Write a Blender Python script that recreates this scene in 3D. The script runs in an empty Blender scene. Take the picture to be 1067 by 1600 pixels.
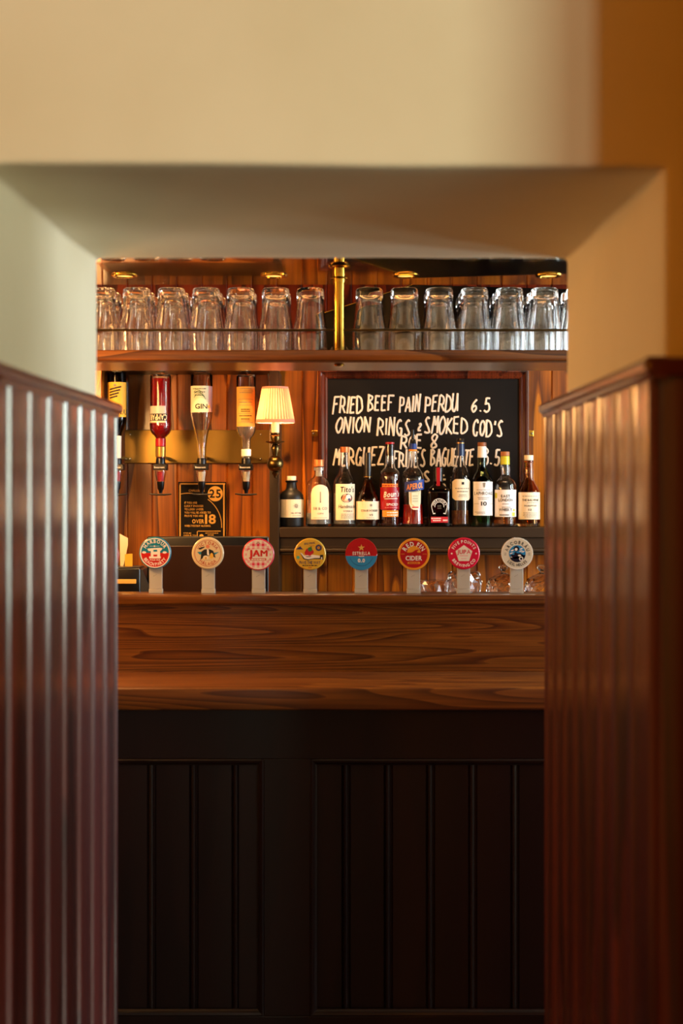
import bpy, bmesh, math, random
from mathutils import Vector, Matrix
random.seed(7)
sc = bpy.context.scene
COL = sc.collection
PI = math.pi
# ------------------------------------------------------------------ camera, light, exposure
EYE = 1.53
F = 2222.0                       # focal length in pixels of the 1067 x 1600 frame
VX, VY = 553.0, 762.0            # vanishing point of the depth lines
cam_d = bpy.data.cameras.new('camera')
cam = bpy.data.objects.new('camera', cam_d)
COL.objects.link(cam)
cam.location = (0, 0, EYE)
cam.rotation_euler = (PI / 2, 0, 0)
cam_d.sensor_width = 36
cam_d.lens = F * 36 / 1600
cam_d.shift_x = (533.5 - VX) / 1600
cam_d.shift_y = (VY - 800) / 1600
cam_d.clip_start = 0.02
cam_d.dof.use_dof = True
cam_d.dof.focus_distance = 4.45
cam_d.dof.aperture_fstop = 2.8
sc.camera = cam
sc.view_settings.view_transform = 'Standard'
sc.view_settings.look = 'None'
sc.view_settings.gamma = 1
sc.view_settings.use_curve_mapping = False
sc.view_settings.exposure = 0.6
sc.cycles.use_denoising = True
sc.cycles.max_bounces = 20
sc.cycles.transmission_bounces = 18
sc.cycles.glossy_bounces = 6
sc.cycles.diffuse_bounces = 4
sc.cycles.transparent_max_bounces = 12

world = bpy.data.worlds.new('world')
sc.world = world
world.use_nodes = True
world.node_tree.nodes['Background'].inputs[0].default_value = (1, .8, .55, 1)
world.node_tree.nodes['Background'].inputs[1].default_value = 0.02

def light(name, kind, loc, power, color, size=.1, size_y=None, target=None, spot=None, blend=.5):
    d = bpy.data.lights.new(name, kind)
    d.energy = power
    d.color = color
    if kind == 'AREA':
        d.shape = 'RECTANGLE'
        d.size = size
        d.size_y = size_y or size
    elif kind in ('POINT', 'SPOT'):
        d.shadow_soft_size = size
    if kind == 'SPOT':
        d.spot_size = spot
        d.spot_blend = blend
    o = bpy.data.objects.new(name, d)
    COL.objects.link(o)
    o.location = loc
    if target is not None:
        o.rotation_euler = (Vector(target) - Vector(loc)).to_track_quat('-Z', 'Y').to_euler()
    return o

WARM = (1.0, .50, .16)
DAY = (.90, 1.0, .82)
# narrow rear window, its daylight is cut off by the end of the wall stub on the right
light('daylight_rear_window', 'AREA', (1.646, -2.55, 1.75), 20, DAY, .28, 1.3, (1.646 - .29, -1.55, 1.75))
# wide window in the right wall of the front room
light('daylight_side_window', 'AREA', (2.36, -.9, 1.65), 112, DAY, 2.4, 1.3, (1.0, -.2, 1.55))
# window at the right end of the bar room
light('daylight_bar_window', 'AREA', (2.34, 3.7, 1.75), 45, (.78, .9, 1.0), .5, 1.2, (0, 3.9, 1.6))
# unseen daylight fill added at the bar's right end to brighten the left reveal
light('bar_end_day_fill', 'AREA', (2.34, 4.45, 1.6), 26, (.86, 1.0, .94), .45, 1.5, (-.5, 2.4, 1.6))
# warm lamp of the front room, left of the camera
light('front_room_lamp', 'POINT', (-1.6, -1.5, 2.2), 66, (1.0, .29, .0), .12)
# warm lamp of the bar room, then added fills for the bar
light('bar_room_lamp', 'POINT', (-1.0, 3.6, 1.80), 16, WARM, .12)
light('glass_glint_fill', 'POINT', (-1.15, 3.58, 2.0), 11, WARM, .05)  # no fitting; added for golden glints on the pint glasses
light('bar_end_warm_fill', 'POINT', (-.97, 4.12, 1.80), 16, WARM, .06)  # unseen, added to warm the spirit bottle bay and the right panelling
for sx, pw in ((-.62, 32), (-.2, 36), (.22, 22), (.64, 14)):  # unseen ceiling spots added to brighten the back bar
    light('back_bar_fill_spot', 'SPOT', (sx, 4.2, 2.7), pw, (1.0, .55, .2), .03, target=(sx, 4.9, 1.35), spot=math.radians(42), blend=.4)

# ------------------------------------------------------------------ small helpers
def P(px, py, d):
    return Vector(((px - VX) * d / F, d, EYE + (VY - py) * d / F))
def X(px, d): return (px - VX) * d / F
def Z(py, d): return EYE + (VY - py) * d / F

def lin(h):
    h = h.lstrip('#')
    r = []
    for i in (0, 2, 4):
        c = int(h[i:i + 2], 16) / 255
        r.append(c / 12.92 if c <= .04045 else ((c + .055) / 1.055) ** 2.4)
    return (r[0], r[1], r[2], 1)

MATS = {}
def mat(name, color, rough=.5, metal=0, coat=0, trans=0, ior=1.45, emit=None, estr=0, spec=None, coat_rough=.05):
    if name in MATS: return MATS[name]
    m = bpy.data.materials.new(name)
    m.use_nodes = True
    b = m.node_tree.nodes['Principled BSDF']
    b.inputs['Base Color'].default_value = lin(color)
    b.inputs['Roughness'].default_value = rough
    b.inputs['Metallic'].default_value = metal
    b.inputs['Coat Weight'].default_value = coat
    b.inputs['Coat Roughness'].default_value = coat_rough
    b.inputs['Transmission Weight'].default_value = trans
    b.inputs['IOR'].default_value = ior
    if spec is not None: b.inputs['Specular IOR Level'].default_value = spec
    if emit:
        b.inputs['Emission Color'].default_value = lin(emit)
        b.inputs['Emission Strength'].default_value = estr
    MATS[name] = m
    return m

def wood(name, dark, mid, light_, axis='Z', rough=.35, coat=.0, ring=9, knots=0, low=(5, .7), fine=(150, 4), contrast=.5, vary=.25, coat_rough=.1, bump=.05, coat_ior=1.5, spec=.5):
    m = bpy.data.materials.new(name)
    m.use_nodes = True
    nt = m.node_tree
    N, L = nt.nodes.new, nt.links.new
    b = nt.nodes['Principled BSDF']
    b.inputs['Roughness'].default_value = rough
    b.inputs['Coat Weight'].default_value = coat
    b.inputs['Coat Roughness'].default_value = coat_rough
    b.inputs['Coat IOR'].default_value = coat_ior
    b.inputs['Specular IOR Level'].default_value = spec
    tc = N('ShaderNodeTexCoord')
    oi = N('ShaderNodeObjectInfo')
    mul = N('ShaderNodeVectorMath'); mul.operation = 'SCALE'
    mul.inputs[0].default_value = (31.7, 17.3, 53.9)
    L(oi.outputs['Random'], mul.inputs['Scale'])
    add = N('ShaderNodeVectorMath'); add.operation = 'ADD'
    L(tc.outputs['Object'], add.inputs[0]); L(mul.outputs[0], add.inputs[1])
    def scaled(c, a):
        mp = N('ShaderNodeMapping')
        v = [c, c, c]; v['XYZ'.index(axis)] = a
        mp.inputs['Scale'].default_value = v
        L(add.outputs[0], mp.inputs[0])
        return mp.outputs[0]
    n1 = N('ShaderNodeTexNoise'); n1.inputs['Scale'].default_value = 1; n1.inputs['Detail'].default_value = 1.5
    L(scaled(*low), n1.inputs['Vector'])
    mm = N('ShaderNodeMath'); mm.operation = 'MULTIPLY'; mm.inputs[1].default_value = ring
    L(n1.outputs[0], mm.inputs[0])
    fr = N('ShaderNodeMath'); fr.operation = 'FRACT'; L(mm.outputs[0], fr.inputs[0])
    rp = N('ShaderNodeValToRGB')
    e = rp.color_ramp.elements
    e[0].position = 0; e[0].color = lin(light_)
    e[1].position = 1; e[1].color = lin(mid)
    x = e.new(.55); x.color = lin(mid)
    x = e.new(.94); x.color = lin(dark)
    L(fr.outputs[0], rp.inputs[0])
    n2 = N('ShaderNodeTexNoise'); n2.inputs['Scale'].default_value = 1; n2.inputs['Detail'].default_value = 4
    L(scaled(*fine), n2.inputs['Vector'])
    r2 = N('ShaderNodeValToRGB')
    e = r2.color_ramp.elements
    e[0].position = .3; e[0].color = (1 - contrast,) * 3 + (1,)
    e[1].position = .65; e[1].color = (1, 1, 1, 1)
    L(n2.outputs[0], r2.inputs[0])
    mx = N('ShaderNodeMix'); mx.data_type = 'RGBA'; mx.blend_type = 'MULTIPLY'; mx.inputs[0].default_value = 1
    L(rp.outputs[0], mx.inputs[6]); L(r2.outputs[0], mx.inputs[7])
    out = mx.outputs[2]
    if knots:
        vo = N('ShaderNodeTexVoronoi'); vo.inputs['Scale'].default_value = 1
        mp = N('ShaderNodeMapping'); v = [knots * 1.9] * 3; v['XYZ'.index(axis)] = knots
        mp.inputs['Scale'].default_value = v
        nz = N('ShaderNodeTexNoise'); nz.inputs['Scale'].default_value = 40
        L(add.outputs[0], nz.inputs['Vector'])
        sub = N('ShaderNodeVectorMath'); sub.operation = 'MULTIPLY_ADD'
        sub.inputs[1].default_value = (.02, .02, .02)
        L(nz.outputs['Color'], sub.inputs[0]); L(add.outputs[0], sub.inputs[2])
        L(sub.outputs[0], mp.inputs[0]); L(mp.outputs[0], vo.inputs['Vector'])
        rk = N('ShaderNodeValToRGB')
        e = rk.color_ramp.elements
        e[0].position = .05; e[0].color = (1, 1, 1, 1)
        e[1].position = .13; e[1].color = (0, 0, 0, 1)
        L(vo.outputs['Distance'], rk.inputs[0])
        mk = N('ShaderNodeMix'); mk.data_type = 'RGBA'
        L(rk.outputs[0], mk.inputs[0]); L(out, mk.inputs[6]); mk.inputs[7].default_value = lin(dark)
        kd = N('ShaderNodeMix'); kd.data_type = 'RGBA'; kd.blend_type = 'MULTIPLY'
        L(rk.outputs[0], kd.inputs[0]); L(mk.outputs[2], kd.inputs[6]); kd.inputs[7].default_value = (.45, .35, .3, 1)
        out = kd.outputs[2]
    hv = N('ShaderNodeHueSaturation')
    mr = N('ShaderNodeMapRange'); mr.inputs[3].default_value = 1 - vary; mr.inputs[4].default_value = 1 + vary
    L(oi.outputs['Random'], mr.inputs[0]); L(mr.outputs[0], hv.inputs['Value'])
    L(out, hv.inputs['Color']); L(hv.outputs[0], b.inputs['Base Color'])
    bp = N('ShaderNodeBump'); bp.inputs['Strength'].default_value = bump; bp.inputs['Distance'].default_value = .002
    L(n2.outputs[0], bp.inputs['Height']); L(bp.outputs[0], b.inputs['Normal']); L(bp.outputs[0], b.inputs['Coat Normal'])
    MATS[name] = m
    return m

def plaster(name, col, col2, scale=3):
    m = bpy.data.materials.new(name); m.use_nodes = True
    nt = m.node_tree; N, L = nt.nodes.new, nt.links.new
    b = nt.nodes['Principled BSDF']; b.inputs['Roughness'].default_value = .7
    b.inputs['Specular IOR Level'].default_value = .25
    tc = N('ShaderNodeTexCoord')
    n = N('ShaderNodeTexNoise'); n.inputs['Scale'].default_value = scale; n.inputs['Detail'].default_value = 5
    L(tc.outputs['Object'], n.inputs['Vector'])
    r = N('ShaderNodeValToRGB')
    r.color_ramp.elements[0].color = lin(col2); r.color_ramp.elements[1].color = lin(col)
    r.color_ramp.elements[0].position = .3; r.color_ramp.elements[1].position = .6
    L(n.outputs[0], r.inputs[0]); L(r.outputs[0], b.inputs['Base Color'])
    n2 = N('ShaderNodeTexNoise'); n2.inputs['Scale'].default_value = 14; n2.inputs['Detail'].default_value = 6
    L(tc.outputs['Object'], n2.inputs['Vector'])
    bp = N('ShaderNodeBump'); bp.inputs['Strength'].default_value = .12; bp.inputs['Distance'].default_value = .01
    L(n2.outputs[0], bp.inputs['Height']); L(bp.outputs[0], b.inputs['Normal'])
    MATS[name] = m
    return m

class MB:
    """collects shapes into one bmesh and links them as one mesh object"""
    def __init__(s): s.bm = bmesh.new(); s.boxy = False
    def box(s, x0, x1, y0, y1, z0, z1, bev=0, seg=2):
        t = bmesh.new()
        bmesh.ops.create_cube(t, size=1)
        for v in t.verts:
            v.co = Vector(((x0 + x1) / 2 + v.co.x * (x1 - x0), (y0 + y1) / 2 + v.co.y * (y1 - y0), (z0 + z1) / 2 + v.co.z * (z1 - z0)))
        s.boxy = True
        if bev: bmesh.ops.bevel(t, geom=t.edges[:], offset=bev, segments=seg, profile=.5, affect='EDGES')
        return s._merge(t)
    def _merge(s, t):
        me = bpy.data.meshes.new('tmp'); t.to_mesh(me); t.free()
        s.bm.from_mesh(me); bpy.data.meshes.remove(me)
        return s
    def raw(s, vs, fs):
        b = [s.bm.verts.new(v) for v in vs]
        for f in fs:
            try: s.bm.faces.new([b[i] for i in f])
            except ValueError: pass
        return s
    def lathe(s, prof, seg=28, c=(0, 0, 0), sq=0, closed=False, depth=1.0):
        """prof: (r, z) list; sq: squareness of the section; depth: scale of the y axis"""
        vs, fs = [], []
        def sect(a):
            if not sq: return 1.0
            n = 2 + sq
            return 1 / (abs(math.cos(a)) ** n + abs(math.sin(a)) ** n) ** (1 / n)
        rings = []
        for r, z in prof:
            if r < 1e-6:
                rings.append([len(vs)]); vs.append((c[0], c[1], c[2] + z)); continue
            ids = []
            for k in range(seg):
                a = 2 * PI * k / seg
                q = r * sect(a)
                ids.append(len(vs)); vs.append((c[0] + q * math.cos(a), c[1] + q * math.sin(a) * depth, c[2] + z))
            rings.append(ids)
        pairs = list(zip(rings, rings[1:]))
        if closed: pairs.append((rings[-1], rings[0]))
        for a, b in pairs:
            if len(a) == 1 and len(b) == 1: continue
            for k in range(seg):
                k2 = (k + 1) % seg
                if len(a) == 1: fs.append((a[0], b[k2], b[k]))
                elif len(b) == 1: fs.append((a[k], a[k2], b[0]))
                else: fs.append((a[k], a[k2], b[k2], b[k]))
        return s.raw(vs, fs)
    def tube(s, pts, r, seg=8, flat=None):
        pts = [Vector(p) for p in pts]
        vs, fs = [], []
        n = len(pts)
        prev = None
        for i, p in enumerate(pts):
            t = (pts[min(i + 1, n - 1)] - pts[max(i - 1, 0)]).normalized()
            up = Vector((0, 1, 0)) if abs(t.y) < .9 else Vector((0, 0, 1))
            a = t.cross(up).normalized(); b = a.cross(t).normalized()
            rr = r[i] if isinstance(r, (list, tuple)) else r
            for k in range(seg):
                w = 2 * PI * k / seg
                o = a * math.cos(w) * rr + b * math.sin(w) * rr * (flat if flat else 1)
                vs.append(p + o)
        for i in range(n - 1):
            for k in range(seg):
                k2 = (k + 1) % seg
                fs.append((i * seg + k, i * seg + k2, (i + 1) * seg + k2, (i + 1) * seg + k))
        fs.append(tuple(range(seg))[::-1]); fs.append(tuple((n - 1) * seg + k for k in range(seg)))
        return s.raw(vs, fs)
    def prism(s, poly, y0, y1):
        """polygon in x, z pushed from y0 to y1"""
        n = len(poly)
        vs = [(p[0], y0, p[1]) for p in poly] + [(p[0], y1, p[1]) for p in poly]
        fs = [tuple(range(n)), tuple(range(2 * n - 1, n - 1, -1))]
        fs += [(k, n + k, n + (k + 1) % n, (k + 1) % n) for k in range(n)]
        return s.raw(vs, fs)
    def sweep(s, prof, a, b, un, vn):
        """profile (u, v) in the plane of the vectors un, vn, carried from a to b"""
        a, b, un, vn = Vector(a), Vector(b), Vector(un), Vector(vn)
        n = len(prof)
        vs = [a + un * u + vn * v for u, v in prof] + [b + un * u + vn * v for u, v in prof]
        fs = [tuple(range(n)), tuple(range(2 * n - 1, n - 1, -1))]
        fs += [(k, n + k, n + (k + 1) % n, (k + 1) % n) for k in range(n)]
        return s.raw(vs, fs)
    def mesh(s, name, m, smooth=None, normals=True):
        if normals: bmesh.ops.recalc_face_normals(s.bm, faces=s.bm.faces[:])
        me = bpy.data.meshes.new(name)
        s.bm.to_mesh(me); s.bm.free()
        if m: me.materials.append(MATS[m] if isinstance(m, str) else m)
        if smooth is not None:
            if s.boxy: smooth = min(smooth, 20)
            me.polygons.foreach_set('use_smooth', [True] * len(me.polygons))
            if smooth < 180: me.set_sharp_from_angle(angle=math.radians(smooth))
        return me
    def build(s, name, m, parent=None, smooth=None, loc=None, normals=True):
        o = bpy.data.objects.new(name, s.mesh(name, m, smooth, normals))
        COL.objects.link(o)
        if parent: o.parent = parent
        if loc is not None: o.location = loc
        return o

def tag(o, label=None, cat=None, group=None, kind=None):
    if label: o['label'] = label
    if cat: o['category'] = cat
    if group: o['group'] = group
    if kind: o['kind'] = kind
    return o
def thing(name, loc, label, cat, group=None, kind=None):
    o = bpy.data.objects.new(name, None)
    o.empty_display_size = .05
    COL.objects.link(o); o.location = loc
    return tag(o, label, cat, group, kind)
def inst(me, name, parent=None, loc=(0, 0, 0), rot=None):
    o = bpy.data.objects.new(name, me); COL.objects.link(o)
    if parent: o.parent = parent
    o.location = loc
    if rot: o.rotation_euler = rot
    return o
def copy_tree(o, parent=None):
    c = o.copy(); COL.objects.link(c); c.parent = parent
    for ch in list(o.children): copy_tree(ch, c)
    return c

# ------------------------------------------------------------------ lettering
GLY = {}
CHARS = "ABCDEFGHIJKLMNOPQRSTUVWXYZabcdefghijklmnopqrstuvwxyz0123456789&.,'-ÁÄ"
def load_glyphs():
    obs = []
    for ch in CHARS:
        for bold in (0, 1):
            cu = bpy.data.curves.new('g', 'FONT')
            cu.body = ch; cu.size = 1; cu.resolution_u = 2
            cu.offset = (.0 if ch in 'MWmw' else .008 if ch in 'NVAKXZvk' else .022) if bold else .004
            o = bpy.data.objects.new('g', cu); COL.objects.link(o)
            obs.append((ch, bold, o))
    bpy.context.view_layer.update()
    dg = bpy.context.evaluated_depsgraph_get()
    for ch, bold, o in obs:
        ev = o.evaluated_get(dg); me = ev.to_mesh()
        vs = [(v.co.x, v.co.y) for v in me.vertices]
        fs = [tuple(p.vertices) for p in me.polygons]
        GLY[(ch, bold)] = [vs, fs]
        ev.to_mesh_clear()
    H = max(v[1] for v in GLY[('H', 0)][0])
    for k, g in GLY.items():
        vs = [(x / H, y / H) for x, y in g[0]]
        x0 = min(v[0] for v in vs) if vs else 0
        g[0] = [(x - x0, y) for x, y in vs]
        g.append(max(v[0] for v in g[0]) if vs else .3)
    for _, _, o in obs:
        cu = o.data; bpy.data.objects.remove(o); bpy.data.curves.remove(cu)
load_glyphs()
def text2d(t, h, bold=0, xs=1.0, track=.14, shear=0):
    """-> (list of (verts, faces, centre x), width); baseline at 0"""
    out, x = [], 0
    for ch in t:
        if ch == ' ': x += .42 * xs * h; continue
        vs, fs, w = GLY[(ch, bold)]
        out.append(([((vx * xs + vy * shear) * h + x, vy * h) for vx, vy in vs], fs, x + w * xs * h / 2))
        x += (w * xs + track) * h
    return out, x - track * h

class Print:
    """flat print: layers of thin shapes mapped on a surface by fn(u, v, lift)"""
    def __init__(s, parent, fn): s.parent, s.fn, s.q = parent, fn, {}
    def _mb(s, name, m, lay): return s.q.setdefault((name, m, lay), MB())
    def add(s, vs, fs, m, name, lay): s._mb(name, m, lay).raw([s.fn(u, v, lay) for u, v in vs], fs)
    def rect(s, u0, u1, v0, v1, m, name='print', lay=1, n=8, shear=0):
        vs, fs = [], []
        for i in range(n + 1):
            u = u0 + (u1 - u0) * i / n
            vs += [(u, v0 + shear * (u - u0)), (u, v1 + shear * (u - u0))]
        fs = [(2 * i, 2 * i + 2, 2 * i + 3, 2 * i + 1) for i in range(n)]
        s.add(vs, fs, m, name, lay)
    def disc(s, cu, cv, r, m, name='print', lay=1, seg=32, a0=0, a1=2 * PI, ry=None, rot=0):
        ry = ry or r
        full = abs(a1 - a0 - 2 * PI) < 1e-6
        vs = []
        for k in range(seg + (0 if full else 1)):
            a = a0 + (a1 - a0) * k / seg
            du, dv = r * math.cos(a), ry * math.sin(a)
            vs.append((cu + du * math.cos(rot) - dv * math.sin(rot), cv + du * math.sin(rot) + dv * math.cos(rot)))
        s.add(vs, [tuple(range(len(vs)))], m, name, lay)
    def ring(s, cu, cv, r0, r1, m, name='ring', lay=1, seg=40, a0=0, a1=2 * PI):
        vs = []
        for k in range(seg + 1):
            a = a0 + (a1 - a0) * k / seg
            vs += [(cu + r0 * math.cos(a), cv + r0 * math.sin(a)), (cu + r1 * math.cos(a), cv + r1 * math.sin(a))]
        s.add(vs, [(2 * k, 2 * k + 1, 2 * k + 3, 2 * k + 2) for k in range(seg)], m, name, lay)
    def poly(s, pts, m, name='print', lay=1): s.add(pts, [tuple(range(len(pts)))], m, name, lay)
    def star(s, cu, cv, r, m, name='star', lay=2, n=5):
        s.poly([(cu + (r if k % 2 == 0 else r * .4) * math.sin(PI * k / n), cv + (r if k % 2 == 0 else r * .4) * math.cos(PI * k / n)) for k in range(2 * n)], m, name, lay)
    def line(s, t, cu, v, h, m, name='lettering', lay=2, bold=0, xs=1.0, width=None, align=0, flip=False, shear=0, slope=0, track=.14):
        gs, w = text2d(t, h, bold, xs, track, shear)
        k = 1.0
        if width: k = width / w; w = width
        off = cu - w / 2 if align == 0 else cu
        for vs, fs, _ in gs:
            q = []
            for a, b in vs:
                a = a * k + off
                b = b + v + slope * (a - cu)
                if flip: a, b = 2 * cu - a, 2 * v - b
                q.append((a, b))
            s.add(q, fs, m, name, lay)
    def arc(s, t, cu, cv, R, h, m, name='lettering', lay=2, bold=1, mid=PI / 2, xs=1.0, low=False, track=.14):
        gs, w = text2d(t, h, bold, xs, track)
        for vs, fs, xc in gs:
            if not low:
                a = mid + (w / 2 - xc) / R
                ex, ey = (math.sin(a), -math.cos(a)), (math.cos(a), math.sin(a))
            else:
                a = mid - (w / 2 - xc) / R
                ex, ey = (-math.sin(a), math.cos(a)), (-math.cos(a), -math.sin(a))
            ox, oy = cu + R * math.cos(a), cv + R * math.sin(a)
            s.add([(ox + ex[0] * (x - xc) + ey[0] * y, oy + ex[1] * (x - xc) + ey[1] * y) for x, y in vs], fs, m, name, lay)
    def rule(s, cu, v, w, h, m, lay=2, seed=1, name='small_print'):
        """a row of small print too fine to read, as uneven dashes"""
        rnd = random.Random(seed * 97 + int(v * 1e5)); u = cu - w / 2
        while u < cu + w / 2 - 1e-6:
            q = min(w * rnd.uniform(.08, .2), cu + w / 2 - u)
            s.rect(u, u + q, v, v + h, m, name, lay, 2); u += q + w * .035
    def done(s):
        for (name, m, lay), mb in s.q.items():
            o = mb.build(name, m, s.parent, normals=False)
            if name in ('lettering', 'small_print'): o['kind'] = 'stuff'

# ------------------------------------------------------------------ materials
wood('pine_panelling', '#642c04', '#aa5a0a', '#c06e10', 'Z', .3, .35, ring=7, knots=4.2, low=(9, .8), contrast=.4, vary=.2)
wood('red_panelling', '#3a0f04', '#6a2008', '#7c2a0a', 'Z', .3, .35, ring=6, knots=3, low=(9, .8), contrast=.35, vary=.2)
wood('oak_bar', '#4e2406', '#74400e', '#885016', 'X', .3, .5, ring=24, low=(11, .55), fine=(240, 5), contrast=.5, vary=.08)
wood('oak_top', '#5a2c06', '#7e4610', '#965818', 'X', .38, .35, ring=14, low=(9, .6), vary=.05, contrast=.35, coat_rough=.3)
wood('oak_shelf', '#5a2a0c', '#8c4c1c', '#a8642a', 'X', .25, .4, ring=8, low=(10, .8), vary=.1)
wood('mahogany', '#3a0f0c', '#5e1d17', '#6c261c', 'Z', .45, 1.0, ring=4, low=(6, .6), vary=.08, contrast=.25, coat_rough=.16, coat_ior=1.72, spec=.5, bump=.5, fine=(70, 1.6))
wood('mahogany_rail', '#340d0b', '#541a15', '#64211a', 'Y', .4, 1.0, ring=4, low=(6, .6), vary=.05, contrast=.25, coat_rough=.16, coat_ior=1.55)
wood('mahogany_rail_across', '#340d0b', '#541a15', '#64211a', 'X', .25, .4, ring=4, low=(6, .6), vary=.05, contrast=.25)
wood('dark_soffit', '#120604', '#1c0b07', '#240f09', 'X', .1, .8, ring=4, vary=0, contrast=.2, bump=.0, coat_rough=.03)
wood('frame_mahogany', '#2c0c05', '#57210e', '#6b2c13', 'Z', .25, .5, ring=5, vary=.05)
wood('dark_floor', '#1d0f08', '#3a2213', '#4a2c18', 'Y', .4, .2, vary=.1)
wood('front_paint', '#190b09', '#1e0d0b', '#210f0c', 'Z', .38, 0, ring=2, vary=.06, contrast=.12)
wood('cork_wood', '#8a4a1e', '#b4692f', '#c27a3c', 'Z', .55, 0, vary=.05)
plaster('cream_plaster', '#e8dcbc', '#e1d4b2')
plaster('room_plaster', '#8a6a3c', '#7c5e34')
mat('shelf_paint', '#30210f', .4, coat=.1)
mat('slate_black', '#130f0d', .65, spec=.2)
mat('chalk', '#e9dccb', .9)
mat('brass', '#c79a3c', .18, 1)
mat('old_brass', '#6f5a34', .28, 1)
mat('dull_brass', '#7c6533', .38, 1)
mat('steel', '#b9b4a8', .25, 1)
mat('black_plastic', '#0b0b0d', .3)
mat('black_matte', '#15120f', .45)
mat('dark_brown_panel', '#2a150a', .3)
mat('grey_plastic', '#2b2d31', .4)
mat('glass', '#ffffff', .0, trans=1, ior=1.5)
mat('green_glass', '#1f5a2c', .0, trans=1, ior=1.5)
mat('amber_glass', '#d9a05a', .0, trans=1, ior=1.5)
mat('brown_glass', '#5a2a14', .0, trans=1, ior=1.5)
mat('dark_glass', '#241008', .05, trans=1, ior=1.5)
def liquid(name, col, t=.8): return mat(name, col, 0, trans=t, ior=1.33)
liquid('amber_liquid', '#b0521a'); liquid('red_liquid', '#c8101c', .6); liquid('orange_liquid', '#d8200c', .55)
liquid('dark_amber_liquid', '#8a3a14'); liquid('whisky_liquid', '#c46e28'); liquid('clear_liquid', '#f4f4ee')
mat('paper_cream', '#efe0c0', .6); mat('paper_white', '#f0ece6', .6); mat('paper_yellow', '#e8b53a', .6)
mat('paper_gold', '#dfae52', .6); mat('paper_pink', '#e9a79c', .6); mat('paper_green', '#d5dcc0', .6)
mat('ink_black', '#181310', .6); mat('ink_grey', '#8a8070', .6); mat('ink_red', '#c0202a', .5); mat('ink_blue', '#14307c', .5)
mat('ink_gold', '#dba84a', .5); mat('ink_white', '#f2ece2', .5); mat('ink_orange', '#f0922a', .5); mat('ink_teal', '#1b86a6', .5)
mat('ink_crimson', '#c4122c', .5); mat('ink_sky', '#2f9fd0', .5); mat('ink_green', '#3f7a3a', .5); mat('ink_silver', '#b9b6ae', .4)
mat('ink_purple', '#3a3560', .5); mat('ink_skin', '#d9825a', .5); mat('ink_mint', '#5ab89a', .5); mat('ink_rose', '#e88a90', .5)
mat('capsule_red', '#a3141c', .3); mat('capsule_navy', '#16284e', .3); mat('capsule_copper', '#c5713a', .35, .4)
mat('capsule_yellow', '#c9c42c', .35); mat('capsule_gold', '#b98a3e', .3, .8); mat('capsule_white', '#e8e0d8', .4); mat('capsule_dark', '#1a1410', .3)
mat('acrylic', '#cfcabc', .35, trans=.25)
mat('mat_white', '#cfc8b8', .7)

# ------------------------------------------------------------------ setting: dividing wall with the opening
WF, WB = 1.95, 2.78                               # front and back face of the wall
OPL_F, OPR_F, OPT_F = -.5125, .427, EYE + .4423   # opening at the front
OPL_B, OPR_B, OPT_B = -.502, .415, EYE + .4467    # opening at the back
def dividing_wall():
    bm = bmesh.new()
    xs_f = [-2.4, OPL_F, OPR_F, 2.4]; xs_b = [-2.4, OPL_B, OPR_B, 2.4]
    zs_f = [0, OPT_F, 2.75]; zs_b = [0, OPT_B, 2.75]
    V = {}
    for side, y, xs, zs in (('f', WF, xs_f, zs_f), ('b', WB, xs_b, zs_b)):
        for i, x in enumerate(xs):
            for j, z in enumerate(zs): V[side, i, j] = bm.verts.new((x, y, z))
    def q(*k): return bm.faces.new([V[i] for i in k])
    for sd in 'fb':
        for i in range(3):
            for j in range(2):
                if i == 1 and j == 0: continue
                q((sd, i, j), (sd, i + 1, j), (sd, i + 1, j + 1), (sd, i, j + 1))
    q(('f', 1, 0), ('f', 1, 1), ('b', 1, 1), ('b', 1, 0))
    q(('f', 2, 0), ('b', 2, 0), ('b', 2, 1), ('f', 2, 1))
    q(('f', 1, 1), ('f', 2, 1), ('b', 2, 1), ('b', 1, 1))
    bmesh.ops.recalc_face_normals(bm, faces=bm.faces[:])
    ed = []
    bm.edges.ensure_lookup_table()
    op = {V[s, i, j] for s in 'fb' for i, j in ((1, 0), (1, 1), (2, 0), (2, 1))}
    for e in bm.edges:
        if e.verts[0] in op and e.verts[1] in op and len(e.link_faces) == 2 and e.calc_face_angle() > .5: ed.append(e)
    for _ in range(5):
        long_ = [e for e in bm.edges if e.calc_length() > .09 and all(abs(v.co.x) < 1.3 for v in e.verts)]
        bmesh.ops.subdivide_edges(bm, edges=long_, cuts=1, use_grid_fill=True)
    sharp = [e for e in bm.edges if len(e.link_faces) == 2 and e.calc_face_angle() > .5]
    from mathutils import noise
    for v in bm.verts:
        n = noise.noise_vector(v.co * 2.3) * .004 + noise.noise_vector(v.co * 7) * .0016
        v.co += Vector((n.x, n.y * .6, n.z))
    bmesh.ops.bevel(bm, geom=sharp, offset=.009, segments=3, profile=.5, affect='EDGES')
    me = bpy.data.meshes.new('wall_front'); bm.to_mesh(me); bm.free()
    me.materials.append(MATS['cream_plaster'])
    me.polygons.foreach_set('use_smooth', [True] * len(me.polygons)); me.set_sharp_from_angle(angle=math.radians(50))
    o = bpy.data.objects.new('wall_front', me); COL.objects.link(o)
    return tag(o, 'thick cream plaster wall with the square opening to the bar', kind='structure')
dividing_wall()

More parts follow.
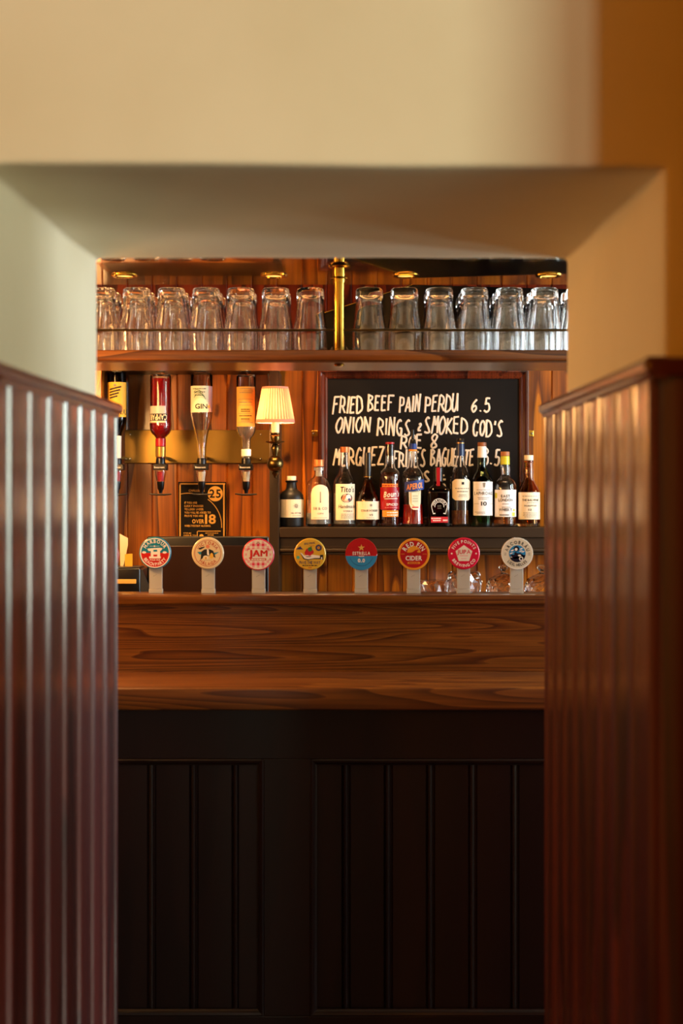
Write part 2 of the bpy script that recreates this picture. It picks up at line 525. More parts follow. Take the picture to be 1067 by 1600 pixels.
def shell(name, x0, x1, y0, y1, z0, z1, m, label):
    o = MB().box(x0, x1, y0, y1, z0, z1).build(name, m)
    return tag(o, label, kind='structure')
shell('floor', -2.5, 2.5, -2.7, 5.1, -.1, 0, 'dark_floor', 'dark wooden floor of the pub')
shell('ceiling', -2.5, 2.5, -2.7, 5.1, 2.75, 2.85, 'room_plaster', 'plain cream ceiling above both rooms')
shell('wall_left', -2.5, -2.4, -2.6, 5.0, 0, 2.75, 'room_plaster', 'plain left side wall')
shell('wall_right', 2.4, 2.5, -2.6, 5.0, 0, 2.75, 'room_plaster', 'plain right side wall')
shell('wall_rear', -2.5, 2.5, -2.7, -2.6, 0, 2.75, 'room_plaster', 'plain rear wall behind the camera')
shell('wall_stub', .432, 2.4, 1.6, 1.7, 0, 2.75, 'room_plaster', 'short wall return just right of the opening')

# ------------------------------------------------------------------ wainscot on both sides of the opening
CAPZ = EYE + .168
W_Y0, W_Y1 = 1.89, 2.91
BEAD = [(0, 0), (0, .010), (.0035, .014)]
def bead_profile(w, cup=.0032):
    p = [(0, 0), (0, .006)]
    a, b = .004, w - .021                      # slightly cupped face
    p += [(a + (b - a) * k / 8, .0105 + cup * (1 - (k / 4 - 1) ** 2)) for k in range(9)]
    p += [(w - .018, .006), (w - .016, .008)]
    for k in range(5):
        a = PI - PI * k / 4
        p.append((w - .0095 + .0065 * math.cos(a), .008 + .0065 * math.sin(a)))
    p += [(w - .002, .007), (w, .007), (w, 0)]
    return p
def wainscot(n, side, face, cap_in, wall_x, front_to, label):
    """side -1: left wall (boards look to +x); face = x of the board faces"""
    root = thing('trim_%d' % n, (face, W_Y0, 0), label, None, kind='structure')
    sgn = 1 if side < 0 else -1                    # direction the face looks
    bw = (W_Y1 - W_Y0) / 8
    base = face - sgn * .013
    me = MB().sweep(bead_profile(bw, .0012), (0, 0, 0), (0, 0, CAPZ - .01), (0, 1, 0), (sgn, 0, 0)).mesh('board', 'mahogany', 35)
    for k in range(8): inst(me, 'board', root, (base - face, k * bw, 0))
    bk = base - sgn * .002
    lo, hi = sorted((bk, wall_x - sgn * .01))
    # core of the panelling, with the returns past both wall faces
    if side > 0:
        MB().box(base + .0005 - face, OPR_F + .0 - face, 0, WF - W_Y0 - .006, 0, CAPZ - .01).build('front_return', 'mahogany', root)
        fb = .10
        mf = MB().sweep(bead_profile(fb), (0, 0, 0), (0, 0, CAPZ - .01), (1, 0, 0), (0, -1, 0)).mesh('board', 'mahogany', 35)
        for k in range(9): inst(mf, 'board', root, (base - face + .001 + k * fb, -.001, 0))
        MB().box(OPR_F - face, base + 9 * fb - face, 0, WF - W_Y0 - .006, 0, CAPZ - .01).build('front_backing', 'mahogany', root)
        MB().box(base + .0005 - face, OPR_B - .006 - face, WF - W_Y0 - .006, W_Y1 - W_Y0, 0, CAPZ - .01).build('backing', 'mahogany', root)
        MB().box(base + .0005 - face, base + .9 - face, WB - W_Y0 + .008, W_Y1 - W_Y0, 0, CAPZ - .012).build('rear_return', 'mahogany', root)
    else:
        MB().box(OPL_F + .007 - face, base - .0005 - face, 0, W_Y1 - W_Y0, 0, CAPZ - .01).build('backing', 'mahogany', root)
        MB().box(base - .9 - face, base - .0005 - face, 0, WF - W_Y0 - .006, 0, CAPZ - .01).build('front_return', 'mahogany', root)
        MB().box(base - .9 - face, base - .0005 - face, WB - W_Y0 + .008, W_Y1 - W_Y0, 0, CAPZ - .012).build('rear_return', 'mahogany', root)
    # moulded cap rail: rounded nose over a small cove
    c = cap_in - face
    inner = wall_x - face
    capp = [(inner, .004), (c + sgn * -.006, .004), (c - sgn * .001, .000), (c, -.006), (c - sgn * .001, -.013), (c - sgn * .006, -.016), (c - sgn * .008, -.022), (0, -.026), (inner, -.026)]
    MB().sweep(capp, (0, -.03, CAPZ), (0, W_Y1 - W_Y0 + .012, CAPZ), (1, 0, 0), (0, 0, 1)).build('cap_rail', 'mahogany_rail', root, 35)
    far = .9
    fx0, fx1 = (c + .004, c + far) if side > 0 else (c - far, c - .004)
    MB().box(fx0, fx1, -.031, WF - W_Y0 - .006, CAPZ - .022, CAPZ + .0035, .004).build('cap_rail', 'mahogany_rail_across', root, 35)
    return root
wainscot(1, -1, -.4836, -.4745, OPL_F + .006, 0, 'glossy mahogany beadboard panelling on the left of the opening')
wainscot(2, 1, .3900, .3790, OPR_B - .004, 0, 'glossy mahogany beadboard panelling on the right of the opening')

# ------------------------------------------------------------------ back wall of tongue and groove pine
BW = 4.95
wb = tag(MB().box(-2.4, 2.4, BW + .012, BW + .15, 0, 2.75).build('wall_back', 'pine_panelling'), 'knotty pine tongue and groove wall behind the bar', kind='structure')
bwid = 39 * BW / F
prof = [(0, 0), (0, .009), (.0035, .013), (bwid - .0035, .013), (bwid, .009), (bwid, 0)]
bme = MB().sweep(prof, (0, 0, 0), (0, 0, 1.29), (1, 0, 0), (0, -1, 0)).mesh('board', 'pine_panelling')
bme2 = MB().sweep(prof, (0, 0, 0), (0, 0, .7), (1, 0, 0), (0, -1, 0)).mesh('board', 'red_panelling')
bx = X(238, BW)
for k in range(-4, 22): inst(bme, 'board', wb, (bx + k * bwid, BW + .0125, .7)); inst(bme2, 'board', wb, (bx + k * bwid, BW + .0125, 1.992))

# ------------------------------------------------------------------ bar front
BF = 3.72
bar = thing('bar_cabinet', (0, BF, 0), 'dark brown painted panelled front of the bar', 'bar')
ctop = Z(1075, 3.62); cbot = Z(1110, 3.62)
y0 = BF
def rel(x0, x1, y0_, y1_, z0, z1, name, m='front_paint', bev=.002):
    return MB().box(x0, x1, y0_ - BF, y1_ - BF, z0, z1, bev).build(name, m, bar, 35)
ptop, pbot = Z(1186, BF), Z(1588, BF)
xl, xr, xs0 = X(412, BF), X(485, BF), X(-290, BF)
xe = X(1190, BF)
rel(-1.75, 1.75, BF, BF + .03, ptop, cbot - .002, 'top_rail')
rel(-1.75, 1.75, BF, BF + .03, .07, pbot, 'bottom_rail')
rel(-1.75, 1.75, BF - .012, BF + .03, .0, .07, 'plinth', bev=.004)
rel(xl, xr, BF, BF + .03, pbot, ptop, 'stile')
rel(-1.75, xs0, BF, BF + .03, pbot, ptop, 'stile')
rel(xe, 1.75, BF, BF + .03, pbot, ptop, 'stile')
rel(-1.75, 1.75, BF + .031, 3.93, .0, cbot - .002, 'carcass')
mp = [(0, 0), (0, .009), (.004, .011), (.010, .009), (.013, .004), (.017, .002), (.017, 0)]
def panel_mould(x0, x1, z0, z1):
    for a, b, un in (((x0, z1), (x1, z1), (0, 0, -1)), ((x0, z0), (x1, z0), (0, 0, 1)), ((x0, z0), (x0, z1), (1, 0, 0)), ((x1, z0), (x1, z1), (-1, 0, 0))):
        MB().sweep(mp, (a[0], .008, a[1]), (b[0], .008, b[1]), un, (0, -1, 0)).build('panel_moulding', 'front_paint', bar, 35)
panel_mould(xs0, xl, pbot, ptop)
panel_mould(xr, xe, pbot, ptop)
fbw = 66.2 * BF / F
fme = MB().sweep(bead_profile(fbw, .0006), (0, 0, 0), (0, 0, ptop - pbot), (1, 0, 0), (0, -1, 0)).mesh('board', 'front_paint', 35)
for jx, n, lim in ((235, range(-7, 4), xl), (540, range(-1, 9), xe)):
    for k in n:
        a = X(jx, BF) + k * fbw + .0095
        lo = max(a, xs0 if lim == xl else xr); hi = min(a + fbw, lim)
        if hi - lo < .004: continue
        if hi - lo > fbw - .001: inst(fme, 'board', bar, (a, .026, pbot))
        elif hi - lo > .03 and hi == a + fbw:
            MB().sweep(bead_profile(hi - lo, .0006), (0, 0, 0), (0, 0, ptop - pbot), (1, 0, 0), (0, -1, 0)).build('board', 'front_paint', bar, 35, (lo, .026, pbot))
        else: MB().box(lo, hi, .013, .026, pbot, ptop).build('board', 'front_paint', bar)

bt = thing('bar_countertop', (0, 3.62, cbot), 'polished oak bar counter with rounded front edge', 'countertop')
MB().box(-1.75, 1.75, 0, 3.96 - 3.62, 0, ctop - cbot, .006, 3).build('worktop', 'oak_top', bt, 40)
# upstand with its ledge
UP = 3.935
ltop = EYE - .296
up = thing('bar_upstand', (0, UP, ctop), 'tall oak upstand and narrow ledge at the back of the bar counter', 'upstand')
MB().box(-1.75, 1.75, 0, .022, 0, ltop - .027 - ctop).build('panel', 'oak_bar', up)
MB().box(-1.75, 1.75, -.006, .004, ltop - .0305 - ctop, ltop - .0265 - ctop, .0015).build('bead', 'oak_bar', up, 40)
MB().box(-1.75, 1.75, -.017, .118, ltop - .0262 - ctop, ltop - ctop, .004, 3).build('ledge', 'oak_bar', up, 40)
MB().box(-1.75, 1.75, 4.025 - BF, 4.045 - BF, 0, ltop - .028).build('rear_panel', 'oak_bar', bar)

# ------------------------------------------------------------------ soffit and hanging glass shelf
SZ = EYE + .58
so = thing('bar_soffit', (0, 3.5, SZ), 'dark polished soffit hanging over the bar', 'soffit')
MB().box(-1.8, 1.8, 0, .565, 0, .16, .003).build('panel', 'dark_soffit', so, 40)
MB().box(-1.8, 1.8, .02, .545, .16, 2.745 - SZ).build('box_carcass', 'dark_soffit', so)
for px in (195, 428, 634, 857):
    x = X(px, 3.88)
    dl = thing('ceiling_downlight', (x, 3.88, SZ), 'round brass rimmed downlight in the dark soffit, ' + {195: 'furthest left', 428: 'just left of the brass post', 634: 'just right of the brass post', 857: 'furthest right'}[px], 'downlight', 'downlights in the soffit')
    MB().lathe([(.024, -.001), (.026, -.005), (.034, -.005), (.037, -.002), (.037, .0), (.024, -.001)], 28).build('rim', 'brass', dl, 50)
    MB().lathe([(.0, -.0015), (.024, -.0015)], 24).build('lens', mat('downlight_lens', '#fff0d0', .3, emit='#ffb45a', estr=1), dl)
    light('downlight_beam', 'SPOT', (x, 3.88, SZ - .012), 28, WARM, .02, target=(x, 3.9, 0), spot=math.radians(76), blend=.5)

shz = EYE + .357
sh = thing('glass_shelf', (0, 3.68, shz), 'hanging oak shelf carrying the upturned pint glasses', 'shelf')
MB().box(-1.8, 1.8, 0, .325, -.0275, 0, .004, 3).build('board', 'oak_shelf', sh, 40)
MB().box(-1.8, 1.8, .012, .27, -.032, -.0277).build('underside', mat('shelf_varnish', '#6a3c18', .3, coat=.3, coat_rough=.25), sh)
rail_z = Z(515.5, 3.70) - shz
for a_, b_ in ((-1.8, X(530, 3.712) - .0118), (X(530, 3.712) + .0118, 1.8)):
    MB().tube([(a_, .025, rail_z), (b_, .025, rail_z)], .0032, 8).build('gallery_rail', 'old_brass', sh, 60)
for px in (-120, 1220):
    MB().tube([(X(px, 3.7), .02, 0), (X(px, 3.7), .02, rail_z)], .0032, 8).build('rail_post', 'old_brass', sh, 60)

PY = 3.712
bp_ = thing('brass_post', (X(530, PY), PY, shz), 'round brass post holding the glass shelf up to the soffit', 'post')
h = SZ - shz
MB().lathe([(0, 0), (.0125, 0), (.0135, .002), (.0135, h - .045), (.0150, h - .045), (.0155, h - .040), (.0155, h - .006), (0, h - .006)], 28).build('tube', 'brass', bp_, 40)
MB().lathe([(0, h - .0005), (.029, h - .0005), (.030, h - .003), (.026, h - .006), (.018, h - .008), (0, h - .008)], 32).build('flange', 'brass', bp_, 50)
MB().lathe([(.0130, h - .036), (.0210, h - .036), (.0225, h - .0335), (.0210, h - .031), (.0130, h - .031)], 32).build('collar', 'brass', bp_, 50)
MB().lathe([(0, -.033), (.012, -.033), (.0135, -.036), (.011, -.040), (0, -.041)], 24).build('end_cap', 'brass', sh, 50, (X(530, PY), PY - 3.68, 0))

for x0, x1, s in ((-1.75, X(519, PY), -1), (X(541, PY), 1.75, 1)):
    mb = MB()
    n = 40
    vs, fs = [], []
    for i in range(n + 1):
        q_ = i / n
        q_ = 1 - (1 - q_) ** 3 if s < 0 else q_ ** 3
        x = x0 + (x1 - x0) * q_
        dd = (x1 - x) if s < 0 else (x - x0)
        z = .0006 + .011 * max(0, 1 - dd / .011) ** 2
        for y in (.045, .287): vs += [(x, y, z), (x, y, z + .0014)]
    for i in range(n):
        a, b = 4 * i, 4 * (i + 1)
        fs += [(a + 1, a + 3, b + 3, b + 1), (a, b, b + 2, a + 2), (a, a + 1, b + 1, b), (a + 2, b + 2, b + 3, a + 3)]
    fs += [(0, 2, 3, 1), (4 * n, 4 * n + 1, 4 * n + 3, 4 * n + 2)]
    o = MB().raw(vs, fs).build('shelf_liner', 'mat_white', None, 40, (0, 3.68, shz))
    tag(o, 'pale shelf liner under the glasses %s of the brass post, its end curling up' % ('left' if s < 0 else 'right'), 'liner', 'shelf liners')

# pint glass, upside down
GY = 3.765
kg = GY / F
def pint_mesh():
    o = [(26.0, 0), (26.5, 6), (26.8, 18), (26.8, 28), (26.2, 36), (24.8, 45), (23.2, 54), (22.0, 63), (21.4, 72), (21.2, 80), (21.5, 86), (21.4, 93), (20.6, 97), (18.8, 99)]
    outer = [(r * kg, z * kg) for r, z in o]
    t = .0034
    inner = [((r * kg) - t, z * kg) for r, z in o[:10]]
    inner[0] = (inner[0][0] + .0006, 0)
    pr = outer + [(.014 * 1.0, 98.6 * kg), (.012, 96.5 * kg), (0, 96.5 * kg)]
    pr2 = [(0, 85 * kg), (.022, 85.5 * kg), (inner[-1][0] - .004, 86.5 * kg)] + inner[::-1][1:] + [(inner[0][0] + .0008, -.0003), outer[0]]
    mb = MB().lathe(pr, 30).lathe(pr2, 30)
    bmesh.ops.remove_doubles(mb.bm, verts=mb.bm.verts[:], dist=1e-6)
    return mb.mesh('pint_glass', 'glass', 70)
pm = pint_mesh()
left_c = [485 - 54.3 * i for i in range(7, -1, -1)]
right_c = [577 + 54.7 * i for i in range(7)]
ORD = ['nearest', 'second', 'third', 'fourth', 'fifth', 'sixth', 'seventh', 'eighth']
rows = [('front', GY), ('middle', GY + .0915), ('back', GY + .183)]
for side, cs in (('left', left_c[::-1]), ('right', right_c)):
    for i, px in enumerate(cs):
        for r, (rn, gy) in enumerate(rows):
            if i == 0 and r > 0: continue
            if i == 1 and (r > 1 or side == 'right' and r > 0): continue
            if i == 2 and r > 1: continue
            x = X(px, GY) + random.uniform(-.0003, .0003)
            w = 'nearest the brass post' if i == 0 else '%s from the brass post' % ORD[i]
            o = inst(pm, 'pint_glass', None, (x, gy, shz + .0024), (0, 0, random.uniform(0, 6)))
            tag(o, 'upturned pint glass, %s row %s of the brass post, %s' % (rn, side, 'nearest the post' if i == 0 else ORD[i] + ' from the post'), 'pint glass', 'upturned pint glasses on the hanging shelf')

# dark board leaning at the back of the glass shelf
bd = thing('sloped_board', (0, 3.9945, shz), 'dark board with a sloping gold-lined top edge standing behind the glasses', 'board')
pts = [(497, 546), (497, 490), (645, 443), (900, 450), (900, 546)]
pts = [(X(a, 3.97), Z(b, 3.97) - shz) for a, b in pts]
pts[0] = (pts[0][0], .0025); pts[-1] = (pts[-1][0], .0025)
MB().prism(pts, .0, .010).build('panel', 'slate_black', bd)
MB().tube([(pts[1][0], -.001, pts[1][1]), (pts[2][0], -.001, pts[2][1])], .0016, 6).build('edge_line', 'brass', bd)

# ------------------------------------------------------------------ back bar: post, bottle shelf, counter, canopy
SHF = 4.78
sz = EYE - .1335
bs = thing('bottle_shelf', (0, SHF, sz), 'dark brown painted shelf with stepped mouldings carrying the row of bottles', 'shelf')
xa, xb = X(437, 4.80), 1.3
MB().box(xa, xb, 0, BW - SHF - .002, -.034, 0, .002).build('board', 'shelf_paint', bs, 40)
MB().box(xa, xb, .014, .05, -.071, -.0345, .002).build('fascia', 'shelf_paint', bs, 40)
MB().box(xa, xb, .004, .05, -.083, -.0715, .004, 3).build('bead', 'shelf_paint', bs, 40)
MB().box(xa, xb, .018, .05, -.094, -.0835, .004, 3).build('lower_bead', 'shelf_paint', bs, 40)
ps = MB().box(X(421.5, 4.80), X(436.6, 4.80), 4.78, BW - .002, 1.172, EYE + .392, .002).build('back_bar_post', 'shelf_paint', None, 40)
tag(ps, 'dark painted upright post behind the pink-shaded wall lamp', 'post')

bc = thing('back_counter', (0, 4.38, 0), 'low back bar counter below the bottle shelf', 'counter')
MB().box(-1.6, 1.6, -.02, BW - 4.38 - .002, 1.14, 1.17, .004).build('worktop', 'oak_shelf', bc, 40)
MB().box(-1.58, 1.58, 0, BW - 4.38 - .004, 0, 1.139).build('carcass', 'shelf_paint', bc)
for k in range(6): 
    dr = MB().box(-1.56 + k * .52, -1.06 + k * .52, -.018, -.001, .1, 1.1, .003).build('door', 'shelf_paint', bc, 40)
    MB().lathe([(0, 0), (.012, 0), (.014, .01), (0, .016)], 12, (-1.1 + k * .52, -.03, .8)).build('knob', 'brass', dr, 50)

cz = EYE + .393
cn = thing('optics_canopy', (0, 4.66, cz), 'dark boarded canopy over the upside-down spirit bottles', 'canopy')
cx0, cx1 = X(163, 4.70), X(441, 4.72)
MB().prism([(cx0, 0), (cx1 - .03, 0), (cx1, .03), (cx0, .03)], 0, BW - 4.66 - .002).build('board', 'shelf_paint', cn)
MB().box(cx0, cx1 - .026, -.012, -.0005, -.004, .03, .003).build('front_strip', 'oak_shelf', cn, 40)
fr_ = thing('bay_side_frame', (cx0, 4.66, 1.172), 'pine upright closing the left side of the spirit bottle bay', 'upright')
MB().box(X(120, 4.66) - cx0, -.001, .0, .03, 0, cz + .03 - 1.172, .003).build('face_board', 'pine_panelling', fr_, 40)
MB().box(-.02, -.001, .0305, BW - 4.66 - .002, 0, cz + .03 - 1.172).build('side_board', 'pine_panelling', fr_)

# ------------------------------------------------------------------ chalkboard
CB = 4.925
cb = thing('chalkboard', (0, CB, Z(822, CB)), 'framed black chalkboard menu hanging behind the bottles', 'chalkboard')
cz0 = cb.location.z
fx0, fx1, fz0, fz1 = X(497, CB), X(826, CB), 0.0, Z(577, CB) - cz0
MB().box(fx0 + .02, fx1 - .02, .004, .010, fz0 + .01, fz1 - .01).build('slate', 'slate_black', cb)
fw = 15 * CB / F
fp = [(0, 0), (0, .014), (.004, .019), (.010, .019), (.013, .014), (.022, .011), (.026, .014), (fw - .002, .012), (fw, .008), (fw, 0)]
def mitre(name, a, b, inw):
    a, b = Vector((a[0], .011, a[1])), Vector((b[0], .011, b[1])); inw = Vector((inw[0], 0, inw[1])); t = (b - a).normalized()
    vs = []
    for p, sg in ((a, 1), (b, -1)):
        for u, v in fp: vs.append(p + inw * u + t * u * sg + Vector((0, -v, 0)))
    n = len(fp)
    fs = [tuple(range(n)), tuple(range(2 * n - 1, n - 1, -1))] + [(k, n + k, n + (k + 1) % n, (k + 1) % n) for k in range(n)]
    MB().raw(vs, fs).build(name, 'frame_mahogany', cb)
mitre('frame_rail', (fx0, fz1), (fx1, fz1), (0, -1)); mitre('frame_rail', (fx0, fz0), (fx1, fz0), (0, 1))
mitre('frame_stile', (fx0, fz0), (fx0, fz1), (1, 0)); mitre('frame_stile', (fx1, fz0), (fx1, fz1), (-1, 0))
for px in (491.5, 829.5):
    sg = -1 if px < 553 else 1
    o = MB().box(X(px, CB) - .010, X(px, CB) + .010, .0105, .0125, Z(677, CB) - cz0 - .010, Z(677, CB) - cz0 + .010, .0008).build('mirror_plate', 'brass', cb)
    MB().lathe([(0, 0), (.0045, 0), (.0035, .002), (0, .0025)], 12).build('screw', 'steel', o, 50, (X(px, CB) + sg * .004, .0095, Z(677, CB) - cz0)).rotation_euler = (PI / 2, 0, 0)
# chalk letters as strokes on a 6 x 9 grid; '~' smooths a stroke
ST = {'A': ['00 39 60', '13 53'], 'B': ['00 09', '~09 48 47 26 05', '~05 44 52 41 00'], 'C': ['~57 49 17 04 11 40 52'], 'D': ['00 09', '~09 48 65 62 30 00'],
      'E': ['59 09 00 50', '05 45'], 'F': ['00 09 69', '05 45'], 'G': ['~58 39 17 04 11 40 54', '34 54 50'], 'I': ['30 39'], 'K': ['00 09', '59 04 60'],
      'L': ['09 00 50'], 'M': ['00 19 34 59 60'], 'N': ['00 09 50 59'], 'O': ['~39 17 04 11 30 52 65 58 39'], 'P': ['00 09', '~09 48 56 44 04'],
      'R': ['00 09', '~09 48 56 44 04', '24 60'], 'S': ['~58 39 17 25 43 51 30 01'], 'T': ['09 69', '39 30'], 'U': ['~09 02 20 41 53 59', '59 60'],
      'Z': ['09 59 00 60'], '5': ['59 19 15', '~15 45 52 30 01'], '6': ['~48 15 02 20 42 34 03'], '8': ['~58 39 17 25 43 51 30 11 23 45 58'], '3': ['~08 39 57 25', '~25 54 51 20 01'],
      '1': ['17 39 30'], '.': ['20 31'], "'": ['39 27'], '&': ['~17 38 46 13 00', '00 50'], '-': ['04 54']}
def catmull(p, n=6):
    out = []
    for i in range(len(p) - 1):
        a, b, c, d = p[max(i - 1, 0)], p[i], p[i + 1], p[min(i + 2, len(p) - 1)]
        for k in range(n):
            t = k / n
            out.append(tuple(.5 * (2 * b[j] + (c[j] - a[j]) * t + (2 * a[j] - 5 * b[j] + 4 * c[j] - d[j]) * t * t + (3 * b[j] - a[j] - 3 * c[j] + d[j]) * t ** 3) for j in (0, 1)))
    return out + [p[-1]]
def chalk(word, px0, px1, pyb, hpx, drop=0):
    """a chalked word from px0 to px1 with its base line at pyb"""
    rnd = random.Random(word + str(px0))
    mb = MB()
    n = len(word)
    px1 -= 3
    ws = [.45 if c in "I1'." else 1.0 for c in word]
    tot = sum(ws) + .3 * (n - 1)
    u = px0
    unit = (px1 - px0) / tot
    for i, c in enumerate(word):
        hh = hpx * rnd.uniform(.92, 1.08); dy = rnd.uniform(-1.3, 1.3); w = unit * ws[i]; sl = rnd.uniform(.02, .13)
        for s in ST[c]:
            sm = s[0] == '~'
            q = [(int(t[0]) / 6, int(t[1]) / 9) for t in s.lstrip('~').split()]
            q = [(a + rnd.uniform(-.05, .05), b + rnd.uniform(-.035, .035)) for a, b in q]
            if sm: q = catmull(q)
            pts = [(X(u + (a if ws[i] == 1 else (a - .5) * 2.2 * .5 + .5) * w + sl * b * hh, CB), .0036, Z(pyb + dy - b * hh + drop * (u - px0), CB) - cz0) for a, b in q]
            for run in ([pts] if sm else list(zip(pts, pts[1:]))):
                run = list(run)
                if not sm: run = [tuple(a_ + (b_ - a_) * t for a_, b_ in zip(run[0], run[1])) for t in (-.03, .3, .7, 1.03)]
                mb.tube(run, [.0035 * rnd.uniform(.82, 1.1) for _ in run], 8, .25)
        u += w + .3 * unit
    mb.build('chalk_word', 'chalk', cb, 60)
for w in (('FRIED', 520, 568, 645, 25), ('BEEF', 575, 617, 642, 24), ('PAIN', 624, 658, 643, 24), ('PERDU', 664, 717, 643, 25), ('6.5', 737, 768, 644, 22),
          ('ONION', 524, 581, 676, 24), ('RINGS', 589, 643, 679, 25), ('&', 653, 661, 672, 12), ('SMOKED', 663, 732, 677, 25), ("COD'S", 739, 787, 681, 24, -.02),
          ('ROE', 626, 663, 700, 21), ('8', 671, 686, 700, 21), ('MERGUEZ', 521, 602, 728, 26, -.03), ('FRITES', 614, 667, 729, 25), ('BAGUETTE', 673, 743, 728, 25, -.02), ('13.5', 748, 783, 727, 24),
          ('S', 661, 674, 752, 16), ('-', 690, 698, 747, 8), ('5', 686, 700, 768, 18)):
    chalk(*w)

# ------------------------------------------------------------------ bottles on the shelf
BD = 4.862
kb = BD / F
def bottle(px, prof, glass, label, liquid_m=None, level=None, sq=0, depth=1.0, d=BD, base=822.5, z0=None, k=None, rot=False, name='bottle', group='spirit bottles on the shelf'):
    """prof: (row, half width) in the photograph's pixels from the base to the mouth"""
    k = k or d / F
    z0 = sz + .0006 if z0 is None else z0
    root = thing(name, (X(px, d), d, z0), label, 'bottle', group)
    pr = [(w * k, abs(base - y) * k * (1 if not rot else -1)) for y, w in prof]
    t = .0022
    outer = [(0, pr[0][1] + (.002 if not rot else -.002)), (pr[0][0] * .8, pr[0][1])] + [(pr[0][0] * .97, pr[0][1] + .0004 * (1 if not rot else -1))] + [(r, z + (.004 if i == 0 and not rot else -.004 if i == 0 else 0)) for i, (r, z) in enumerate(pr)]
    sg = 1 if not rot else -1
    inner = [(max(r - t, .002), z + (.009 * sg if i == 0 else 0)) for i, (r, z) in enumerate(pr)]
    loop = outer + inner[::-1] + [(0, pr[0][1] + .009 * sg)]
    MB().lathe(loop, 32, sq=sq, depth=depth).build('glass_body', glass, root, 60)
    if liquid_m:
        lz = abs(base - level) * k * sg
        li = [(r - .0004, z) for r, z in inner]
        out = []
        seq = li if not rot else li
        def rad(z):
            for (r0, a), (r1, b) in zip(seq, seq[1:]):
                if min(a, b) <= z <= max(a, b): return r0 + (r1 - r0) * ((z - a) / (b - a) if b != a else 0)
            return seq[-1][0]
        if not rot:
            st = seq[0][1] + .0004
            zs = [st] + [z for r, z in seq if st < z < lz] + [lz]
        else:
            end = seq[-1][1]
            zs = [lz] + [z for r, z in seq if end < z < lz] + [end]
        out = [(0, zs[0])] + [(rad(z), z) for z in zs] + [(0, zs[-1])]
        MB().lathe(out, 32, sq=sq, depth=depth).build('liquid', liquid_m, root, 60)
    root['k'] = 0
    del root['k']
    return root
def ring_part(root, name, m, y0, y1, w0, w1=None, base=822.5, k=kb, sgn=1, bev=.0008, seg=24):
    w1 = w1 if w1 is not None else w0
    a, b = (base - y0) * k, (base - y1) * k
    s = 1 if b > a else -1
    return MB().lathe([(0, a), (w0 * k - bev, a), (w0 * k, a + bev * s), (w1 * k, b - bev * s), (w1 * k - bev, b), (0, b)], seg).build(name, m, root, 40)
def cyl(root, w, k=kb, base=822.5, flat=False):
    """mapping of (px offset, row) onto the bottle's front"""
    R = w * k
    def fn(u, v, lay):
        r = R + .0005 + .0003 * lay
        if flat: return (u * k, -r, (base - v) * k)
        a = u * k / R
        return (r * math.sin(a), -r * math.cos(a), (base - v) * k)
    return fn
class Lab(Print):
    """print whose v axis is the photograph's row (downwards); text must be flipped up"""
    def __init__(s, parent, fn, rowsdown=True):
        super().__init__(parent, lambda u, v, l: fn(u, -v, l))
# in Lab coordinates v = -row

def lab_rect(p, u0, u1, y0, y1, m, name='label', lay=0, n=14): p.rect(u0, u1, -y1, -y0, m, name, lay, n)

# 1 black flagon
b = bottle(455.5, [(822, 19), (779, 19), (773, 18), (768, 14.5), (765.5, 10), (762, 8.3), (753.5, 7.6)], 'black_matte', 'squat matte black bottle with cream label, nearest the post')
ring_part(b, 'lip', 'black_matte', 753.6, 750.5, 9.3, 10)
ring_part(b, 'stopper', 'paper_cream', 750.4, 743.5, 7.2)
p = Lab(b, cyl(b, 19))
lab_rect(p, -26, 26, 780, 808, 'paper_cream')
for a in range(8): p.poly([(8 + 1.2 * math.cos(a * PI / 4 + q), -790 + 1.2 * math.sin(a * PI / 4 + q)) for q in (-.5, .5)] + [(8 + 5.5 * math.cos(a * PI / 4), -790 + 5.5 * math.sin(a * PI / 4))], 'ink_black', 'sprig', 2)
p.line('VELVET FIG', 8, -802.3, 2.3, 'ink_black', bold=1, width=17)
p.rule(9, -805.6, 14, .8, 'ink_grey')
p.done()
# 2 arched gin bottle
b = bottle(498, [(822, 20.5), (765, 20.5), (758, 19.5), (752, 16.5), (748, 12.5), (745.5, 8.5), (742, 7), (731, 6.6)], 'glass', 'round-shouldered clear gin bottle with arched cream label', 'clear_liquid', 801)
ring_part(b, 'lip', 'glass', 735, 730, 8.2)
ring_part(b, 'stopper', 'capsule_copper', 728.6, 718, 8)
ring_part(b, 'stopper_neck', 'paper_cream', 744, 730, 5)
p = Lab(b, cyl(b, 20.5))
p.poly([(-11.5, -811), (-12, -810), (-12, -771)] + [(3 - 15 * math.cos(a * PI / 12), -771 + 14 * math.sin(a * PI / 12)) for a in range(1, 12)] + [(18, -771), (18, -810), (17.5, -811)], 'paper_cream', 'label', 0) if False else None
for k_ in range(16):
    u0, u1 = -12 + 30 * k_ / 16, -12 + 30 * (k_ + 1) / 16
    f = lambda u: -771 + 14 * math.sqrt(max(0, 1 - ((u - 3) / 15) ** 2))
    p.add([(u0, -811), (u1, -811), (u1, f(u1)), (u0, f(u0))], [(0, 1, 2, 3)], 'paper_cream', 'label', 0)
p.rect(2.2, 3.8, -783, -768, 'ink_grey', 'emblem', 2, 2); p.disc(3, -784, 1, 'ink_black', 'emblem', 2, 8)
p.line('58 & CO', 3, -796, 4, 'ink_grey', width=22, bold=1); p.line('GIN', 3, -803, 2.6, 'ink_grey', width=9)
p.rule(3, -808.5, 22, .5, 'ink_grey'); p.done()
